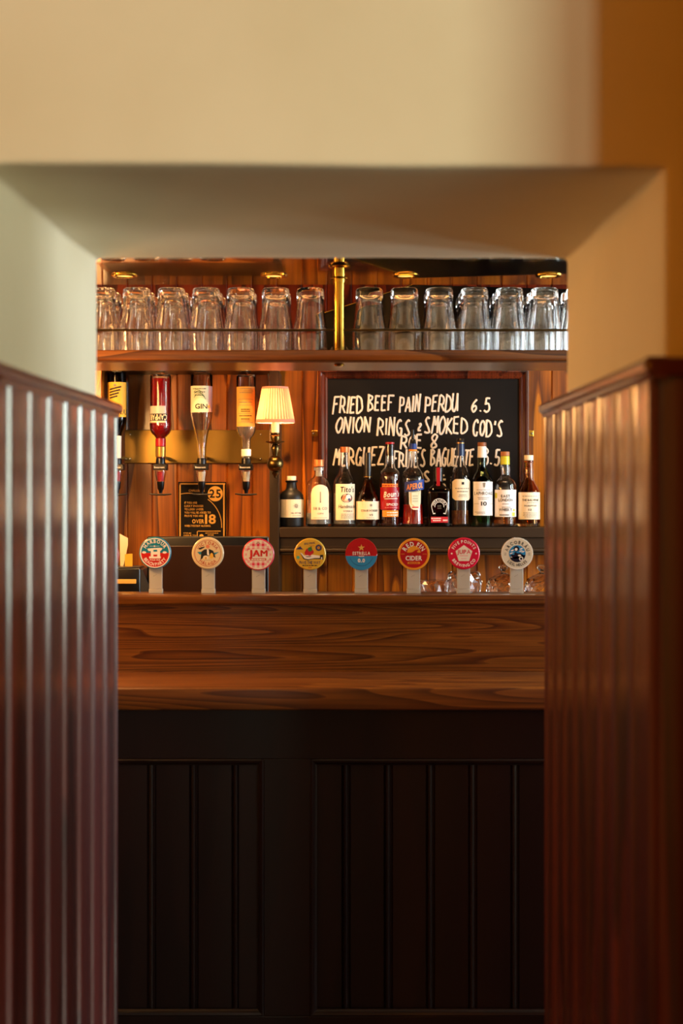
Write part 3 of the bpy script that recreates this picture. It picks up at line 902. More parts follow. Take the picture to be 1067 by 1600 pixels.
# 3 vodka
b = bottle(538, [(822, 17.7), (760, 17.7), (752, 16.8), (745, 13.5), (739, 9.6), (733, 7.8), (720, 6.6), (707, 6)], 'glass', 'tall clear vodka bottle with tan label and copper cap', 'clear_liquid', 770)
ring_part(b, 'cap', 'capsule_copper', 706.8, 698, 6.9)
p = Lab(b, cyl(b, 17.7))
lab_rect(p, -15, 20, 756, 812, 'paper_gold' if False else 'paper_cream')
p.line("Tito's", 5, -768.5, 8, 'ink_black', bold=1, width=23, shear=.12)
p.disc(4, -778, 9.2, 'ink_black', 'emblem', 2, 28, ry=6.8); p.disc(4, -778, 7.4, 'ink_skin', 'emblem', 3, 24, ry=5.2); p.disc(6.4, -776.5, 4, 'paper_white', 'emblem', 4, 16); p.disc(7.5, -780, 2, 'ink_purple', 'emblem', 5, 12)
p.line('Handmade', 5, -793.5, 5.4, 'ink_black', width=29, shear=.2)
p.line('VODKA', 6, -799.5, 2.8, 'ink_black', width=15)
for q in range(4): p.rule(6, -803 - q * 2.1, 22, .8, 'ink_grey', seed=q)
p.done()
# 4 cognac
b = bottle(574.5, [(822, 17.3), (812, 18.3), (784, 18.6), (777, 17.6), (769, 14.3), (761, 10.2), (753, 7.2), (745, 5.6), (725, 4.8), (712, 4.6)], 'amber_glass', 'squat long-necked cognac bottle with cream label', 'dark_amber_liquid', 790)
ring_part(b, 'capsule', 'capsule_dark', 744, 707, 5.9, 5.2); ring_part(b, 'band', 'capsule_gold', 745.5, 744.2, 6.3)
p = Lab(b, cyl(b, 18.7))
lab_rect(p, -24, 24, 783, 811, 'paper_cream')
p.star(5, -789, 3, 'ink_grey', 'crest', 2, 6); p.line('COURVOISIER', 3, -799, 3.3, 'ink_black', width=28); p.line('VS', 5, -805.5, 3, 'ink_black', width=6, bold=1); p.rule(4, -808.5, 12, .5, 'ink_grey')
p.disc(4, -767, 3.8, 'capsule_gold', 'crest', 0, 16, ry=2.4) if False else None
p.done()
# 5 spiced rum
b = bottle(609, [(822, 15.3), (800, 15.3), (765, 15.6), (752, 16.4), (741, 16.4), (737, 15), (733, 11), (730, 8.2), (722, 7.3), (712, 6.8)], 'glass', 'dark red spiced rum bottle with white script and red cap', 'dark_amber_liquid', 738)
ring_part(b, 'capsule', 'brown_glass', 712, 694, 7.1, 6.6); ring_part(b, 'cap', 'capsule_red', 693.8, 690.8, 7)
p = Lab(b, cyl(b, 15.9))
lab_rect(p, -19, 19, 761, 796, 'capsule_red'); lab_rect(p, -14, 14, 755.5, 760.5, 'ink_orange', 'upper_band'); lab_rect(p, -13, 15, 797, 807, 'ink_orange', 'lower_band')
p.rule(0, -759.3, 26, 2, 'capsule_red'); p.line("Boun's", 2.5, -776, 8.5, 'ink_white', bold=1, width=26, shear=.25, slope=.06); p.rect(-9, 13, -779.6, -778.6, 'ink_white', 'underline', 2, 4, .02)
p.line('SPICED', 4, -789.5, 3.4, 'ink_white', bold=1, width=19); p.rule(3, -793, 22, .8, 'ink_rose'); p.rule(4, -801, 18, 1.4, 'ink_white'); p.rule(4, -805, 18, 1.4, 'ink_white'); p.done()
# 6 orange aperitif with pourer
b = bottle(645, [(822, 18), (806, 17), (788, 16.2), (768, 17.3), (750, 18.6), (742, 17.6), (736, 14), (731, 10.2), (727, 8.4), (715, 7.4), (705, 6.8)], 'glass', 'orange aperitif bottle with blue banner label and black pourer', 'orange_liquid', 788)
ring_part(b, 'neck_band', 'ink_orange', 704.6, 702, 6.8); ring_part(b, 'neck_band', 'ink_blue', 701.8, 693, 6.3, 5.8)
ring_part(b, 'pourer_collar', 'black_plastic', 692.8, 686, 5.4, 4.2); ring_part(b, 'pourer_spout', 'black_plastic', 685.8, 671, 2.6, 1.7)
p = Lab(b, cyl(b, 18.6))
for k_ in range(12):
    f = lambda q: -14.5 + 35 * q / 12
    p.add([(f(k_), -769 + .14 * (f(k_) + 14)), (f(k_ + 1), -769 + .14 * (f(k_ + 1) + 14)), (f(k_ + 1), -753.5 + .16 * (f(k_ + 1) + 14)), (f(k_), -753.5 + .16 * (f(k_) + 14))], [(0, 1, 2, 3)], 'ink_blue', 'banner', 1)
p.line('APEROL', 2.8, -763.6, 8.5, 'ink_orange', bold=1, width=27, slope=.15, shear=.1)
p.poly([(-7, -768), (-6.5, -786), (-4, -793), (0, -796), (6, -796), (10, -793), (12, -786), (12.5, -766)], 'paper_cream', 'shield', 0)
p.poly([(-3, -769), (-2.5, -787), (2.7, -791), (8, -787), (8.5, -768)], 'paper_green', 'shield', 1)
p.rect(-2, 8, -793, -791.2, 'ink_red', 'ribbon', 2, 3)
for q in range(3): p.rule(3, -775 - 4 * q, 8, .8, 'ink_grey', seed=q)
p.done()
# 7 square tequila
b = bottle(684.5, [(822, 17.4), (770, 18.4), (765, 18), (762, 15), (759, 10), (756, 7.2), (751, 6.4)], 'brown_glass', 'square dark tequila bottle with white horseshoe and red strip', 'dark_amber_liquid', 768, sq=6, depth=.8)
ring_part(b, 'cap', 'capsule_dark', 752, 730.5, 7.6)
MB().box(-2.9 * kb, 2.5 * kb, -7.9 * kb, -7.2 * kb, (822.5 - 752) * kb, (822.5 - 730.3) * kb).build('seal_strip', 'capsule_red', b)
MB().box(-2.9 * kb, 2.5 * kb, -7.9 * kb, -6.6 * kb, (822.5 - 763) * kb, (822.5 - 752) * kb).build('seal_strip', 'capsule_red', b)
p = Lab(b, cyl(b, 18.4 * .8, flat=True))
def horseshoe(r, m, w):
    p.ring(1, -791, r - w, r, m, 'horseshoe', 2, 30, -.15, PI + .15)
horseshoe(12.5, 'ink_white', .9); horseshoe(7.4, 'ink_white', .8)
for sx in (-1, 1): p.poly([(1 + sx * 12.3, -793), (1 + sx * 11.4, -793), (1 + sx * 8.8, -803), (1 + sx * 9.8, -803)], 'ink_white', 'horseshoe', 2); p.rect(1 + sx * 8 - 1.8, 1 + sx * 8 + 1.8, -802.5, -801, 'ink_white', 'horseshoe', 2, 2)
p.arc('HERRADURA', 1, -791, 8.4, 2.7, 'ink_white', xs=.95)
for q in range(3): p.rule(1, -790 - q * 2.2, 6, .7, 'ink_grey', seed=q + 5)
p.rect(-12, 14.5, -816, -807, 'ink_red', 'label', 1, 3); p.rule(-4, -810.3, 15, 1.6, 'ink_white'); p.rule(-3, -813.5, 12, 1.6, 'ink_white'); p.rule(10, -813.5, 7, 2.2, 'ink_white'); p.done()
# 8 pale single malt with navy capsule
b = bottle(719, [(822, 14.8), (790, 15.2), (752, 16), (745, 15.2), (736, 12.2), (727, 8.8), (718, 6.8), (709, 6.2)], 'glass', 'slim clear whisky bottle with navy neck capsule and oval-cornered cream label', 'whisky_liquid', 797)
ring_part(b, 'capsule', 'capsule_navy', 712, 690.2, 6.9, 6.3); ring_part(b, 'cap', 'capsule_dark', 690, 685, 6.3, 5.4); ring_part(b, 'band', 'capsule_gold', 693, 691.3, 6.75)
p = Lab(b, cyl(b, 15.9))
for k_ in range(16):
    f = lambda q: -15 + 34 * q / 16
    g = lambda u: 12.5 + 4 * min(1, min(u + 15, 19 - u) / 6)
    p.add([(f(k_), -765 - g(f(k_))), (f(k_ + 1), -765 - g(f(k_ + 1))), (f(k_ + 1), -765 + g(f(k_ + 1))), (f(k_), -765 + g(f(k_)))], [(0, 1, 2, 3)], 'paper_cream', 'label', 0)
p.rect(1, 5, -757, -753, 'ink_black', 'seal', 2, 2); p.rule(3, -763.5, 24, 1.2, 'ink_grey'); p.rule(3, -768.5, 18, 1.4, 'ink_grey'); p.rule(3, -773.5, 12, 1, 'ink_grey'); p.rule(3, -776, 14, .8, 'ink_grey'); p.done()
# 9 green bottle
b = bottle(753, [(822, 17.5), (754, 17.5), (748, 16.5), (742, 13), (736, 9), (731, 7), (722, 6.6), (713.5, 6.9)], 'green_glass', 'dark green whisky bottle with white label and white capsule', 'dark_amber_liquid', 740)
ring_part(b, 'capsule', 'capsule_white', 715, 697.3, 7.2, 6.8); ring_part(b, 'cap', 'cork_wood', 697, 691, 6.8)
p = Lab(b, cyl(b, 17.6))
lab_rect(p, -16.5, 19, 752.5, 805, 'paper_white')
p.poly([(-.5, -754), (4, -754), (3.2, -760), (1.7, -762), (.3, -760)], 'ink_grey', 'crest', 2); p.rule(1.5, -765.5, 23, .7, 'ink_grey'); p.line('LAPHROAIG', 1.5, -773, 5, 'ink_black', bold=0, width=31, xs=.7)
p.rule(1.5, -777.5, 20, .9, 'ink_grey'); p.rule(1.5, -780, 17, .9, 'ink_grey'); p.line('10', 1.5, -789.5, 6, 'ink_black', bold=1, width=9); p.rule(-10, -787, 8, .5, 'ink_grey'); p.rule(13, -787, 8, .5, 'ink_grey')
p.rule(-5, -800, 16, .8, 'ink_grey'); p.rule(-3, -802, 14, .7, 'ink_grey'); p.done()
# 10 clear bottle with yellow band
b = bottle(789, [(822, 18), (764, 18), (757, 17.3), (751, 14.8), (747.5, 11), (745, 8.4), (740, 7.6), (733, 8.2), (726, 7)], 'glass', 'clear whisky bottle with yellow neck band and square white label', 'whisky_liquid', 800)
ring_part(b, 'neck_band', 'capsule_yellow', 725.8, 712.6, 7.3, 6.9); ring_part(b, 'cap', 'cork_wood', 712.3, 705.5, 7)
p = Lab(b, cyl(b, 18))
lab_rect(p, -21, 21, 765, 807, 'paper_white')
p.line('EAST', -1, -777, 4.2, 'ink_black', bold=1, width=14); p.line('LONDON', -1, -783, 4.2, 'ink_black', bold=1, width=23); p.rule(-1, -787.5, 10, 1, 'ink_grey'); p.line('WHISKY', -1, -798, 4.4, 'ink_black', bold=1, width=21); p.rule(0, -792.5, 14, 1, 'ink_grey')
p.rule(-3, -804.8, 15, 1.5, 'ink_black'); p.rect(9, 15, -806, -800, 'capsule_yellow', 'corner_patch', 2, 2); p.rect(-20, -15, -778, -770, 'capsule_yellow', 'side_patch', 2, 2); p.disc(13, -796.5, 2, 'capsule_yellow', 'dot', 3, 10); p.done()
# 11 amber bottle with curved neck
def last(px, label):
    b = bottle(px, [(822, 18), (775, 18), (769, 17.5), (762, 15), (755, 10.5), (749, 8), (743, 7.6), (736, 8.1), (729, 6.8), (720, 6.4)], 'amber_glass', label, 'dark_amber_liquid', 770)
    ring_part(b, 'lip', 'amber_glass', 722.5, 719.5, 7.5); ring_part(b, 'cap', 'paper_cream', 719, 711, 7.2)
    p = Lab(b, cyl(b, 18))
    lab_rect(p, -21, 21, 769, 811, 'paper_cream')
    p.arc('', 0, 0, 1, 1, 'ink_grey') if False else None
    for q in range(5): p.rule(0, -774.5 - (0 if q in (1, 2, 3) else .8), 24, .8, 'ink_grey', seed=1) if q == 0 else None
    p.line('THE BALVENIE', 1, -782.5, 3, 'ink_black', bold=1, width=27); p.rule(4, -785.5, 18, .6, 'ink_grey'); p.line('DOUBLEWOOD', 1, -791, 2.4, 'ink_black', width=20); p.line('12', 0, -797.5, 3.2, 'ink_black', width=5)
    for q in range(4): p.rule(0, -801 - 2.2 * q, 22 - 4 * (q == 3), .7, 'ink_grey', seed=q)
    p.done()
last(826, 'amber whisky bottle with cream label and pale wooden stopper, right end of the row')
last(868, 'amber whisky bottle mostly hidden behind the right panelling')

# ------------------------------------------------------------------ optics: rail, upside-down bottles, measures
OD = 4.74
ko = OD / F
orl = thing('optics_rail', (0, BW - .012, Z(724, BW)), 'dull brass plate that holds the row of spirit measures', 'rail')
r0 = orl.location
MB().box(X(196, BW), X(421.5, 4.80) - .001, -.008, 0, 0, Z(672, BW) - r0.z, .0015).build('plate', 'dull_brass', orl, 40)
for px in (205, 408):
    for py in (679, 717):
        MB().lathe([(0, 0), (.004, 0), (.003, .002), (0, .0025)], 10).build('screw', 'steel', orl, 50, (X(px, BW), -.0085, Z(py, BW) - r0.z)).rotation_euler = (PI / 2, 0, 0)
OPT = [(183, 'leftmost dark bottle'), (251, 'red bottle'), (315, 'clear gin bottle'), (384.5, 'yellow-label bottle')]
for px, nm in OPT:
    x = X(px, OD)
    MB().box(x - .006, x + .006, OD - r0.y + .018, -.008, Z(716, OD) - r0.z - .002, Z(716, OD) - r0.z + .008, .001).build('arm', 'steel', orl)
    MB().box(x - .016, x + .016, OD - r0.y - .004, OD - r0.y + .004, Z(581.6, OD) - r0.z, Z(579.6, OD) - r0.z, .001).build('clip', 'black_plastic', orl)
    MB().tube([(x, OD - r0.y, Z(579.6, OD) - r0.z), (x, OD - r0.y, Z(579.6, OD) - r0.z + .003)], .0055, 10).build('clip_pin', 'steel', orl)
    MB().tube([(x, OD - r0.y, Z(580.5, OD) - r0.z), (x, -.03, Z(580.5, OD) - r0.z), (x, -.004, Z(590, OD) - r0.z), (x, -.004, Z(672, OD) - r0.z)], .003, 6).build('clip_rod', 'steel', orl)

def optic_bottle(px, prof, glass, label, lq=None, level=None):
    top = prof[0][0]
    return bottle(px, prof, glass, label, lq, level, d=OD, base=top, z0=Z(top, OD), rot=True, group='upside-down spirit bottles', name='bottle')
def oring(root, top, name, m, y0, y1, w0, w1=None): return ring_part(root, name, m, y0, y1, w0, w1, base=top, k=ko)
# dark bottle with yellow label
b = optic_bottle(183, [(582, 15.2), (652, 15.2), (660, 14.5), (668, 11), (676, 7.5), (684, 6), (722, 5.4)], 'dark_glass', 'dark bottle hung upside down with yellow label, beside the left panelling')
p = Lab(b, cyl(b, 15.2, ko, 582)); lab_rect(p, -20, 20, 598, 652, 'paper_yellow')
p.line('ITL', 12, -640.5, 7.5, 'ink_black', bold=1, width=17, flip=True)
for q in range(4): p.rect(-10, 9 - q * 2, -611 - q * 4.4, -608.5 - q * 4.4, 'ink_black', 'emblem', 2, 6, .25)
p.disc(-1, -603, 2.2, 'ink_grey', 'emblem', 2, 12); p.done()
oring(b, 582, 'neck_label', 'paper_white', 681, 718, 6.8, 6.2)
# red bitter
b = optic_bottle(251, [(585, 15.4), (588, 16.2), (655, 16.2), (664, 17), (671, 16.6), (677, 14), (681.5, 9.5), (684, 7.6), (722, 6.4)], 'glass', 'red bitter bottle hung upside down with silver and black label', 'red_liquid', 592)
p = Lab(b, cyl(b, 16.4, ko, 585)); lab_rect(p, -20, 10, 635, 647, 'ink_silver', 'label'); lab_rect(p, -20, 13, 647.2, 658, 'ink_black', 'label'); lab_rect(p, -20, 10, 658.2, 661.5, 'paper_cream', 'label')
p.line('CAMPARI', -3, -652.6 + 4.3, 8.6, 'paper_cream', bold=1, width=30, flip=True); p.done()
oring(b, 585, 'foil', 'capsule_gold', 698, 714, 8.2, 7.8); oring(b, 585, 'foil_collar', 'capsule_red', 685, 697.6, 8.1)
# clear gin bottle
b = optic_bottle(315, [(583, 15.6), (586, 17), (645, 17), (653, 16.2), (663, 13.8), (675, 10.8), (688, 8.3), (700, 7), (722, 6.2)], 'glass', 'clear gin bottle hung upside down with pale illustrated label')
p = Lab(b, cyl(b, 17.1, ko, 583)); lab_rect(p, -22, 24, 604, 644, 'paper_pink'); lab_rect(p, -20, 13, 603.8, 645, 'paper_green', 'label', 1)
p.line('GIN', 1, -639.5, 7.6, 'ink_black', bold=1, width=19, lay=3)
rnd = random.Random(3)
for q in range(5): p.ring(-3 + rnd.uniform(-4, 4), -615 - q * 3.2, 5 + q * 1.2, 5.7 + q * 1.2, 'ink_black' if q % 2 else 'ink_green', 'illustration', 2, 14, .3, 2.6)
for q in range(3): p.rule(-2, -609 - q * 5, 22 - 4 * q, 1.2, 'ink_black', seed=q)
p.disc(13.5, -636, 2.6, 'ink_gold', 'illustration', 3, 12); p.done()
# yellow label bottle
b = optic_bottle(384.5, [(586, 14), (589, 15), (668, 15), (675, 14.2), (680, 11.5), (684, 8), (687, 7), (722, 6.2)], 'glass', 'clear bottle hung upside down with large golden label, beside the lit lamp', 'clear_liquid', 664)
p = Lab(b, cyl(b, 15, ko, 586)); lab_rect(p, -19, 18, 605, 667, 'paper_gold')
for y in (612, 625, 634, 647, 661): p.rect(-13, 13, -y, -y + .6, 'ink_grey', 'rule', 2, 6)
for y in (609, 615, 630, 641, 644, 651, 656, 659): p.rule(0, -y, 20 - (y % 3) * 3, 1.3, 'ink_black' if y in (641, 644, 651, 656) else 'ink_grey', seed=y)
p.done()
oring(b, 586, 'neck_seal', 'paper_white', 702, 713, 7.6)

for (px, nm), core in zip(OPT, ('ink_red', 'ink_red', 'paper_cream', 'paper_cream')):
    q = thing('spirit_measure', (X(px, OD), OD, Z(772, OD)), 'black spirit measure fitted under the ' + {183: 'dark bottle with the yellow label', 251: 'red bitter bottle', 315: 'clear gin bottle', 384.5: 'golden-label bottle'}[px], 'spirit measure', 'spirit measures')
    zz = lambda y: (772 - y) * ko
    MB().lathe([(0, zz(716)), (6.8 * ko, zz(716)), (7.4 * ko, zz(719)), (7.4 * ko, zz(725)), (0, zz(725))], 20).build('stopper', 'black_plastic', q, 40)
    MB().box(-11 * ko, 11 * ko, -9 * ko, 9 * ko, zz(734.5), zz(725.2), .002).build('clamp', 'black_plastic', q, 40)
    pr_ = Print(q, lambda u, v, l: (u * ko, -9 * ko - .0003 * l, (772 - 0) * 0 + v * ko)); pr_.line('Beaumont', -1, 772 - 731.5, 2.6, 'ink_white', bold=1, width=16); pr_.done()
    MB().lathe([(8.8 * ko, zz(735)), (8.4 * ko, zz(741)), (6.2 * ko, zz(752)), (5.2 * ko, zz(752)), (7.4 * ko, zz(741)), (7.8 * ko, zz(735))], 24, closed=True).build('measure_glass', 'glass', q, 60)
    MB().lathe([(0, zz(737)), (5.6 * ko, zz(737)), (5.6 * ko, zz(740)), (4.6 * ko, zz(752)), (0, zz(752))], 20).build('plunger', core, q, 40)
    MB().lathe([(0, zz(752.4)), (6 * ko, zz(752.4)), (5 * ko, zz(764)), (3.2 * ko, zz(766)), (2.6 * ko, zz(771)), (0, zz(771))], 20).build('nozzle', 'black_plastic', q, 40)
    MB().tube([(-17 * ko, -.004, zz(771.5)), (-6 * ko, -.006, zz(773)), (6 * ko, -.006, zz(773)), (17 * ko, -.004, zz(772))], [.0022, .0032, .0032, .0022], 8).build('push_bar', 'black_plastic', q, 50)

# age sign
SG = 4.934
sg = thing('age_check_sign', (X(316, SG), SG, Z(846, SG)), 'black and gold age check notice on the pine wall', 'sign')
ks = SG / F
MB().box(-37.5 * ks, 37.5 * ks, -.004, 0, 0, (846 - 753) * ks, .0006).build('plate', 'slate_black', sg)
p = Print(sg, lambda u, v, l: ((u - 316) * ks, -.0042 - .00025 * l, (846 + v) * ks))
for u0, u1, y0, y1 in ((280.5, 352, 755, 757), (280.5, 282.5, 755, 845), (349, 351, 755, 845)): p.rect(u0, u1, -y1, -y0, 'ink_gold', 'border', 1, 2)
p.disc(336.5, -771.5, 11.8, 'ink_gold', 'roundel', 1); p.line('25', 336.3, -777.5, 12.5, 'slate_black', bold=1, width=18, lay=2)
p.line('CHALLENGE', 295, -768, 3.2, 'ink_gold', align=1, width=25)
for i, t in enumerate(('IF YOU ARE', 'LUCKY ENOUGH', 'TO LOOK UNDER', 'YOU WILL BE ASKED TO', 'PROVE YOU ARE')):
    p.line(t, 288.5, -787 - 5.15 * i, 3.1, 'ink_gold', bold=1, align=1, width=(19.5, 29, 29.5, 41, 29)[i])
p.line('OVER', 300.5, -817.5, 6, 'ink_gold', bold=1, align=1, width=18.5); p.line('18', 329, -818, 14, 'ink_gold', bold=1, width=17)
p.line('WHEN YOU BUY ALCOHOL', 288.5, -823, 2.9, 'ink_gold', bold=1, align=1, width=41)
p.line('IF YOU ARE', 287, -834, 2, 'ink_gold', bold=1, align=1, width=12); p.line('UNDER 18, YOU', 287, -837.5, 2, 'ink_gold', bold=1, align=1, width=20)
p.ring(295, -822, 51, 52, 'ink_gold', 'swoosh', 1, 24, -.05, .95); p.ring(295, -822, 51, 52, 'ink_gold', 'swoosh_tail', 1, 12, 1.45, 1.83)
p.rect(309, 345, -830.3, -829.4, 'ink_gold', 'box_line', 1, 2); p.rect(308, 308.9, -843, -830, 'ink_gold', 'box_line', 1, 2); p.disc(315, -838, 3.4, 'ink_gold', 'emblem', 2, 16)
p.rule(331, -833.5, 20, 1, 'ink_gold'); p.rule(329, -836.5, 10, 1, 'ink_gold'); p.done()

# ------------------------------------------------------------------ wall lamp
LD = 4.70
kl = LD / F
lm = thing('wall_lamp', (X(430, LD), LD, Z(744, LD)), 'lit brass wall lamp with a pink pleated shade', 'lamp')
lz = lambda y: (744 - y) * kl
def shade():
    seg, vs, fs = 72, [], []
    prof = [(607, 20), (616, 21.7), (626, 23.4), (636, 25.3), (646, 27.2), (657, 29.2)]
    for j, (y, w) in enumerate(prof):
        for k in range(seg):
            a = 2 * PI * k / seg
            r = w * kl + (.0022 if k % 2 else -.0016)
            vs.append((r * math.cos(a), r * math.sin(a), lz(y)))
    for j in range(len(prof) - 1):
        for k in range(seg):
            k2 = (k + 1) % seg
            fs.append((j * seg + k, j * seg + k2, (j + 1) * seg + k2, (j + 1) * seg + k))
    m = bpy.data.materials.new('shade_fabric'); m.use_nodes = True
    nt = m.node_tree; nt.nodes.clear(); N, L = nt.nodes.new, nt.links.new
    out = N('ShaderNodeOutputMaterial'); df = N('ShaderNodeBsdfDiffuse'); tr = N('ShaderNodeBsdfTranslucent'); mx = N('ShaderNodeMixShader')
    df.inputs[0].default_value = lin('#d49a88'); tr.inputs[0].default_value = lin('#c87058'); mx.inputs[0].default_value = .3
    tcs = N('ShaderNodeTexCoord'); gr = N('ShaderNodeTexGradient'); gr.gradient_type = 'RADIAL'
    L(tcs.outputs['Object'], gr.inputs[0])
    def mth(op, a, v):
        q = N('ShaderNodeMath'); q.operation = op; L(a, q.inputs[0]); q.inputs[1].default_value = v; return q.outputs[0]
    ns = N('ShaderNodeTexNoise'); ns.noise_dimensions = '1D'; ns.inputs['Scale'].default_value = 60; L(gr.outputs['Fac'], ns.inputs['W'])
    fr = mth('FRACT', mth('MULTIPLY', gr.outputs['Fac'], 36), 1)
    ad = N('ShaderNodeMath'); ad.operation = 'ADD'; L(fr, ad.inputs[0]); L(mth('MULTIPLY', ns.outputs[0], .7), ad.inputs[1])
    cr = N('ShaderNodeValToRGB'); e = cr.color_ramp.elements
    e[0].position = .55; e[0].color = lin('#80341f'); e[1].position = .95; e[1].color = lin('#d88a68')
    L(ad.outputs[0], cr.inputs[0]); L(cr.outputs[0], tr.inputs[0])
    L(df.outputs[0], mx.inputs[1]); L(tr.outputs[0], mx.inputs[2]); L(mx.outputs[0], out.inputs[0])
    MATS['shade_fabric'] = m
    s = MB().raw(vs, fs).build('lamp_shade', m, lm)
    mat('shade_trim', '#c98a74', .7)
    MB().lathe([(19.6 * kl, lz(608)), (20.8 * kl, lz(608)), (20.4 * kl, lz(604.6)), (19.4 * kl, lz(604.6))], 48, closed=True).build('trim', 'shade_trim', s, 50)
    MB().lathe([(29.0 * kl, lz(656)), (30.0 * kl, lz(656)), (30.8 * kl, lz(661)), (29.6 * kl, lz(661))], 48, closed=True).build('trim', 'shade_trim', s, 50)
shade()
MB().lathe([(0, lz(676)), (6.2 * kl, lz(676)), (6.2 * kl, lz(655)), (4 * kl, lz(653)), (0, lz(653))], 20).build('candle_tube', 'paper_cream', lm, 40)
MB().lathe([(0, lz(652.8)), (3 * kl, lz(652)), (6 * kl, lz(645)), (6.4 * kl, lz(638)), (4 * kl, lz(628)), (0, lz(622))], 16).build('bulb', mat('bulb_glow', '#fff0d8', .4, emit='#ffb060', estr=14), lm, 60)
MB().lathe([(0, lz(690)), (6.5 * kl, lz(690)), (8 * kl, lz(684)), (8 * kl, lz(681)), (6.4 * kl, lz(679.5)), (7.6 * kl, lz(677.5)), (7.4 * kl, lz(676)), (0, lz(676))], 24).build('socket_cup', 'old_brass', lm, 50)
MB().lathe([(0, lz(694)), (6 * kl, lz(693.5)), (13 * kl, lz(691.5)), (15.2 * kl, lz(690)), (15 * kl, lz(689.4)), (8 * kl, lz(690)), (0, lz(690))], 32).build('drip_pan', 'old_brass', lm, 50)
MB().lathe([(0, lz(713)), (3.6 * kl, lz(713)), (4.6 * kl, lz(708)), (6.6 * kl, lz(702)), (6 * kl, lz(697)), (3.6 * kl, lz(694)), (0, lz(693.6))], 24).build('stem', 'old_brass', lm, 50)
MB().lathe([(0, lz(738))] + [(13 * kl * math.sin(a * PI / 14), lz(724.5) - 13 * kl * math.cos(a * PI / 14)) for a in range(1, 14)] + [(0, lz(711))], 32).build('ball', 'old_brass', lm, 60)
MB().lathe([(0, lz(747)), (2 * kl, lz(746)), (2.6 * kl, lz(743)), (4.8 * kl, lz(741)), (5.4 * kl, lz(738.5)), (3.5 * kl, lz(736.5)), (0, lz(736.5))], 20).build('finial', 'old_brass', lm, 50)
MB().tube([(0, .0, lz(724)), (0, .03, lz(725)), (0, .062, lz(722)), (0, .0795, lz(722))], .008, 12).build('arm', 'old_brass', lm, 50)
MB().box(-.013, .013, .0735, .0795, lz(736), lz(702), .003).build('wall_plate', 'old_brass', lm, 50)
light('wall_lamp_bulb', 'POINT', (X(430, LD), LD, Z(640, LD)), 22, (1.0, .56, .22), .018)
wire = MB().tube([(X(419, 4.76), 4.76, Z(584, 4.76)), (X(420, 4.76), 4.762, Z(592, 4.76)), (X(421.5, 4.76), 4.765, Z(598, 4.76)), (X(420.5, 4.76), 4.768, Z(605, 4.76)), (X(421, 4.775), 4.775, Z(640, 4.775))], .0018, 6).build('lamp_flex', 'black_plastic', None, 60)
tag(wire, 'thin black flex running down behind the lamp shade', 'flex')

# ------------------------------------------------------------------ tap handles with round badges
TD = 3.985
kt = TD / F
R = 25 * kt
def tap(px, py, label, rim, field, art):
    t = thing('beer_tap_badge', (X(px, TD), TD, ltop + .0003), label, 'tap badge', 'beer tap badges along the bar ledge')
    zc = Z(py, TD) - t.location.z
    MB().box(-10.2 * kt, 10.2 * kt, -.004, .004, .012, zc, .0015).build('stem', 'acrylic', t, 40)
    MB().box(-10.6 * kt, 10.6 * kt, -.0065, .012, 0, .0118, .001).build('foot', 'acrylic', t, 40)
    for q in range(3): MB().box(-.006 + q * .0035, -.0045 + q * .0035, -.0043, -.004, zc * .42 + q * .002, zc * .42 + .0015 + q * .002).build('mark', 'ink_grey', t)
    bd = MB().lathe([(0, .0), (R * .96, 0), (R, .003), (R, .008), (R * .985, .0105), (R * .95, .0118), (R * .9, .0122), (0, .0122)], 48).build('badge', rim, t, 40, (0, -.0045, zc))
    bd.rotation_euler = (PI / 2, 0, 0)
    p = Print(bd, lambda u, v, l: (u * R, v * R, .0123 + .00022 * l))
    p.disc(0, 0, .92, field, 'face', 0, 48)
    art(p); p.done()
    return t
def gl(name, col): return mat(name, col, .25, coat=.7)
gl('badge_teal', '#17809c'); gl('badge_red', '#c8241c'); gl('badge_cream', '#e6cfa0'); gl('badge_pink', '#d8304a'); gl('badge_white', '#ece4d4'); gl('badge_yellow', '#e0b43c')
gl('badge_crimson', '#b3101e'); gl('badge_orange', '#e8982a'); gl('badge_magenta', '#d4123c'); gl('badge_blue', '#2a8cc4'); gl('badge_rust', '#b8402a'); gl('badge_ivory', '#e4dcc4'); gl('badge_night', '#10182c'); gl('badge_check', '#e8a8ac')
def a_beach(p):
    p.disc(0, 0, .92, 'badge_teal', 'sky_half', 1, 30, 0, PI); p.disc(0, 0, .92, 'badge_red', 'red_half', 1, 30, PI, 2 * PI)
    p.ring(0, 0, .87, .93, 'ink_white', 'ring', 2)
    p.arc('HARBOUR', 0, 0, .62, .22, 'ink_white', lay=3, xs=.85); p.arc('BEACH PARTY', 0, 0, .80, .19, 'ink_white', lay=3, mid=-PI / 2, low=True, xs=.85)
    p.poly([(-.48, .26), (-.40, .12), (-.26, .12), (-.26, -.22), (.32, -.22), (.32, .12), (.38, .16), (.48, .28), (.30, .32), (-.30, .28)], 'ink_white', 'emblem', 3)
    p.rect(-.36, .36, -.34, -.22, 'ink_white', 'emblem', 3, 2); p.rect(-.10, .14, .08, .20, 'badge_teal', 'emblem_gap', 4, 2); p.rect(-.10, .14, -.22, -.10, 'badge_red', 'emblem_gap', 4, 2)
    p.line('PALE ALE', 0, -.48, .10, 'ink_white', bold=1, width=.62, lay=3); p.disc(-.03, .42, .05, 'ink_white', 'sun', 3, 12); p.rect(-.34, .28, .415, .43, 'ink_white', 'sun', 3, 2)
    for u in (-.68, .6): p.disc(u, .03, .13, 'ink_white', 'cloud', 2, 14, ry=.07)
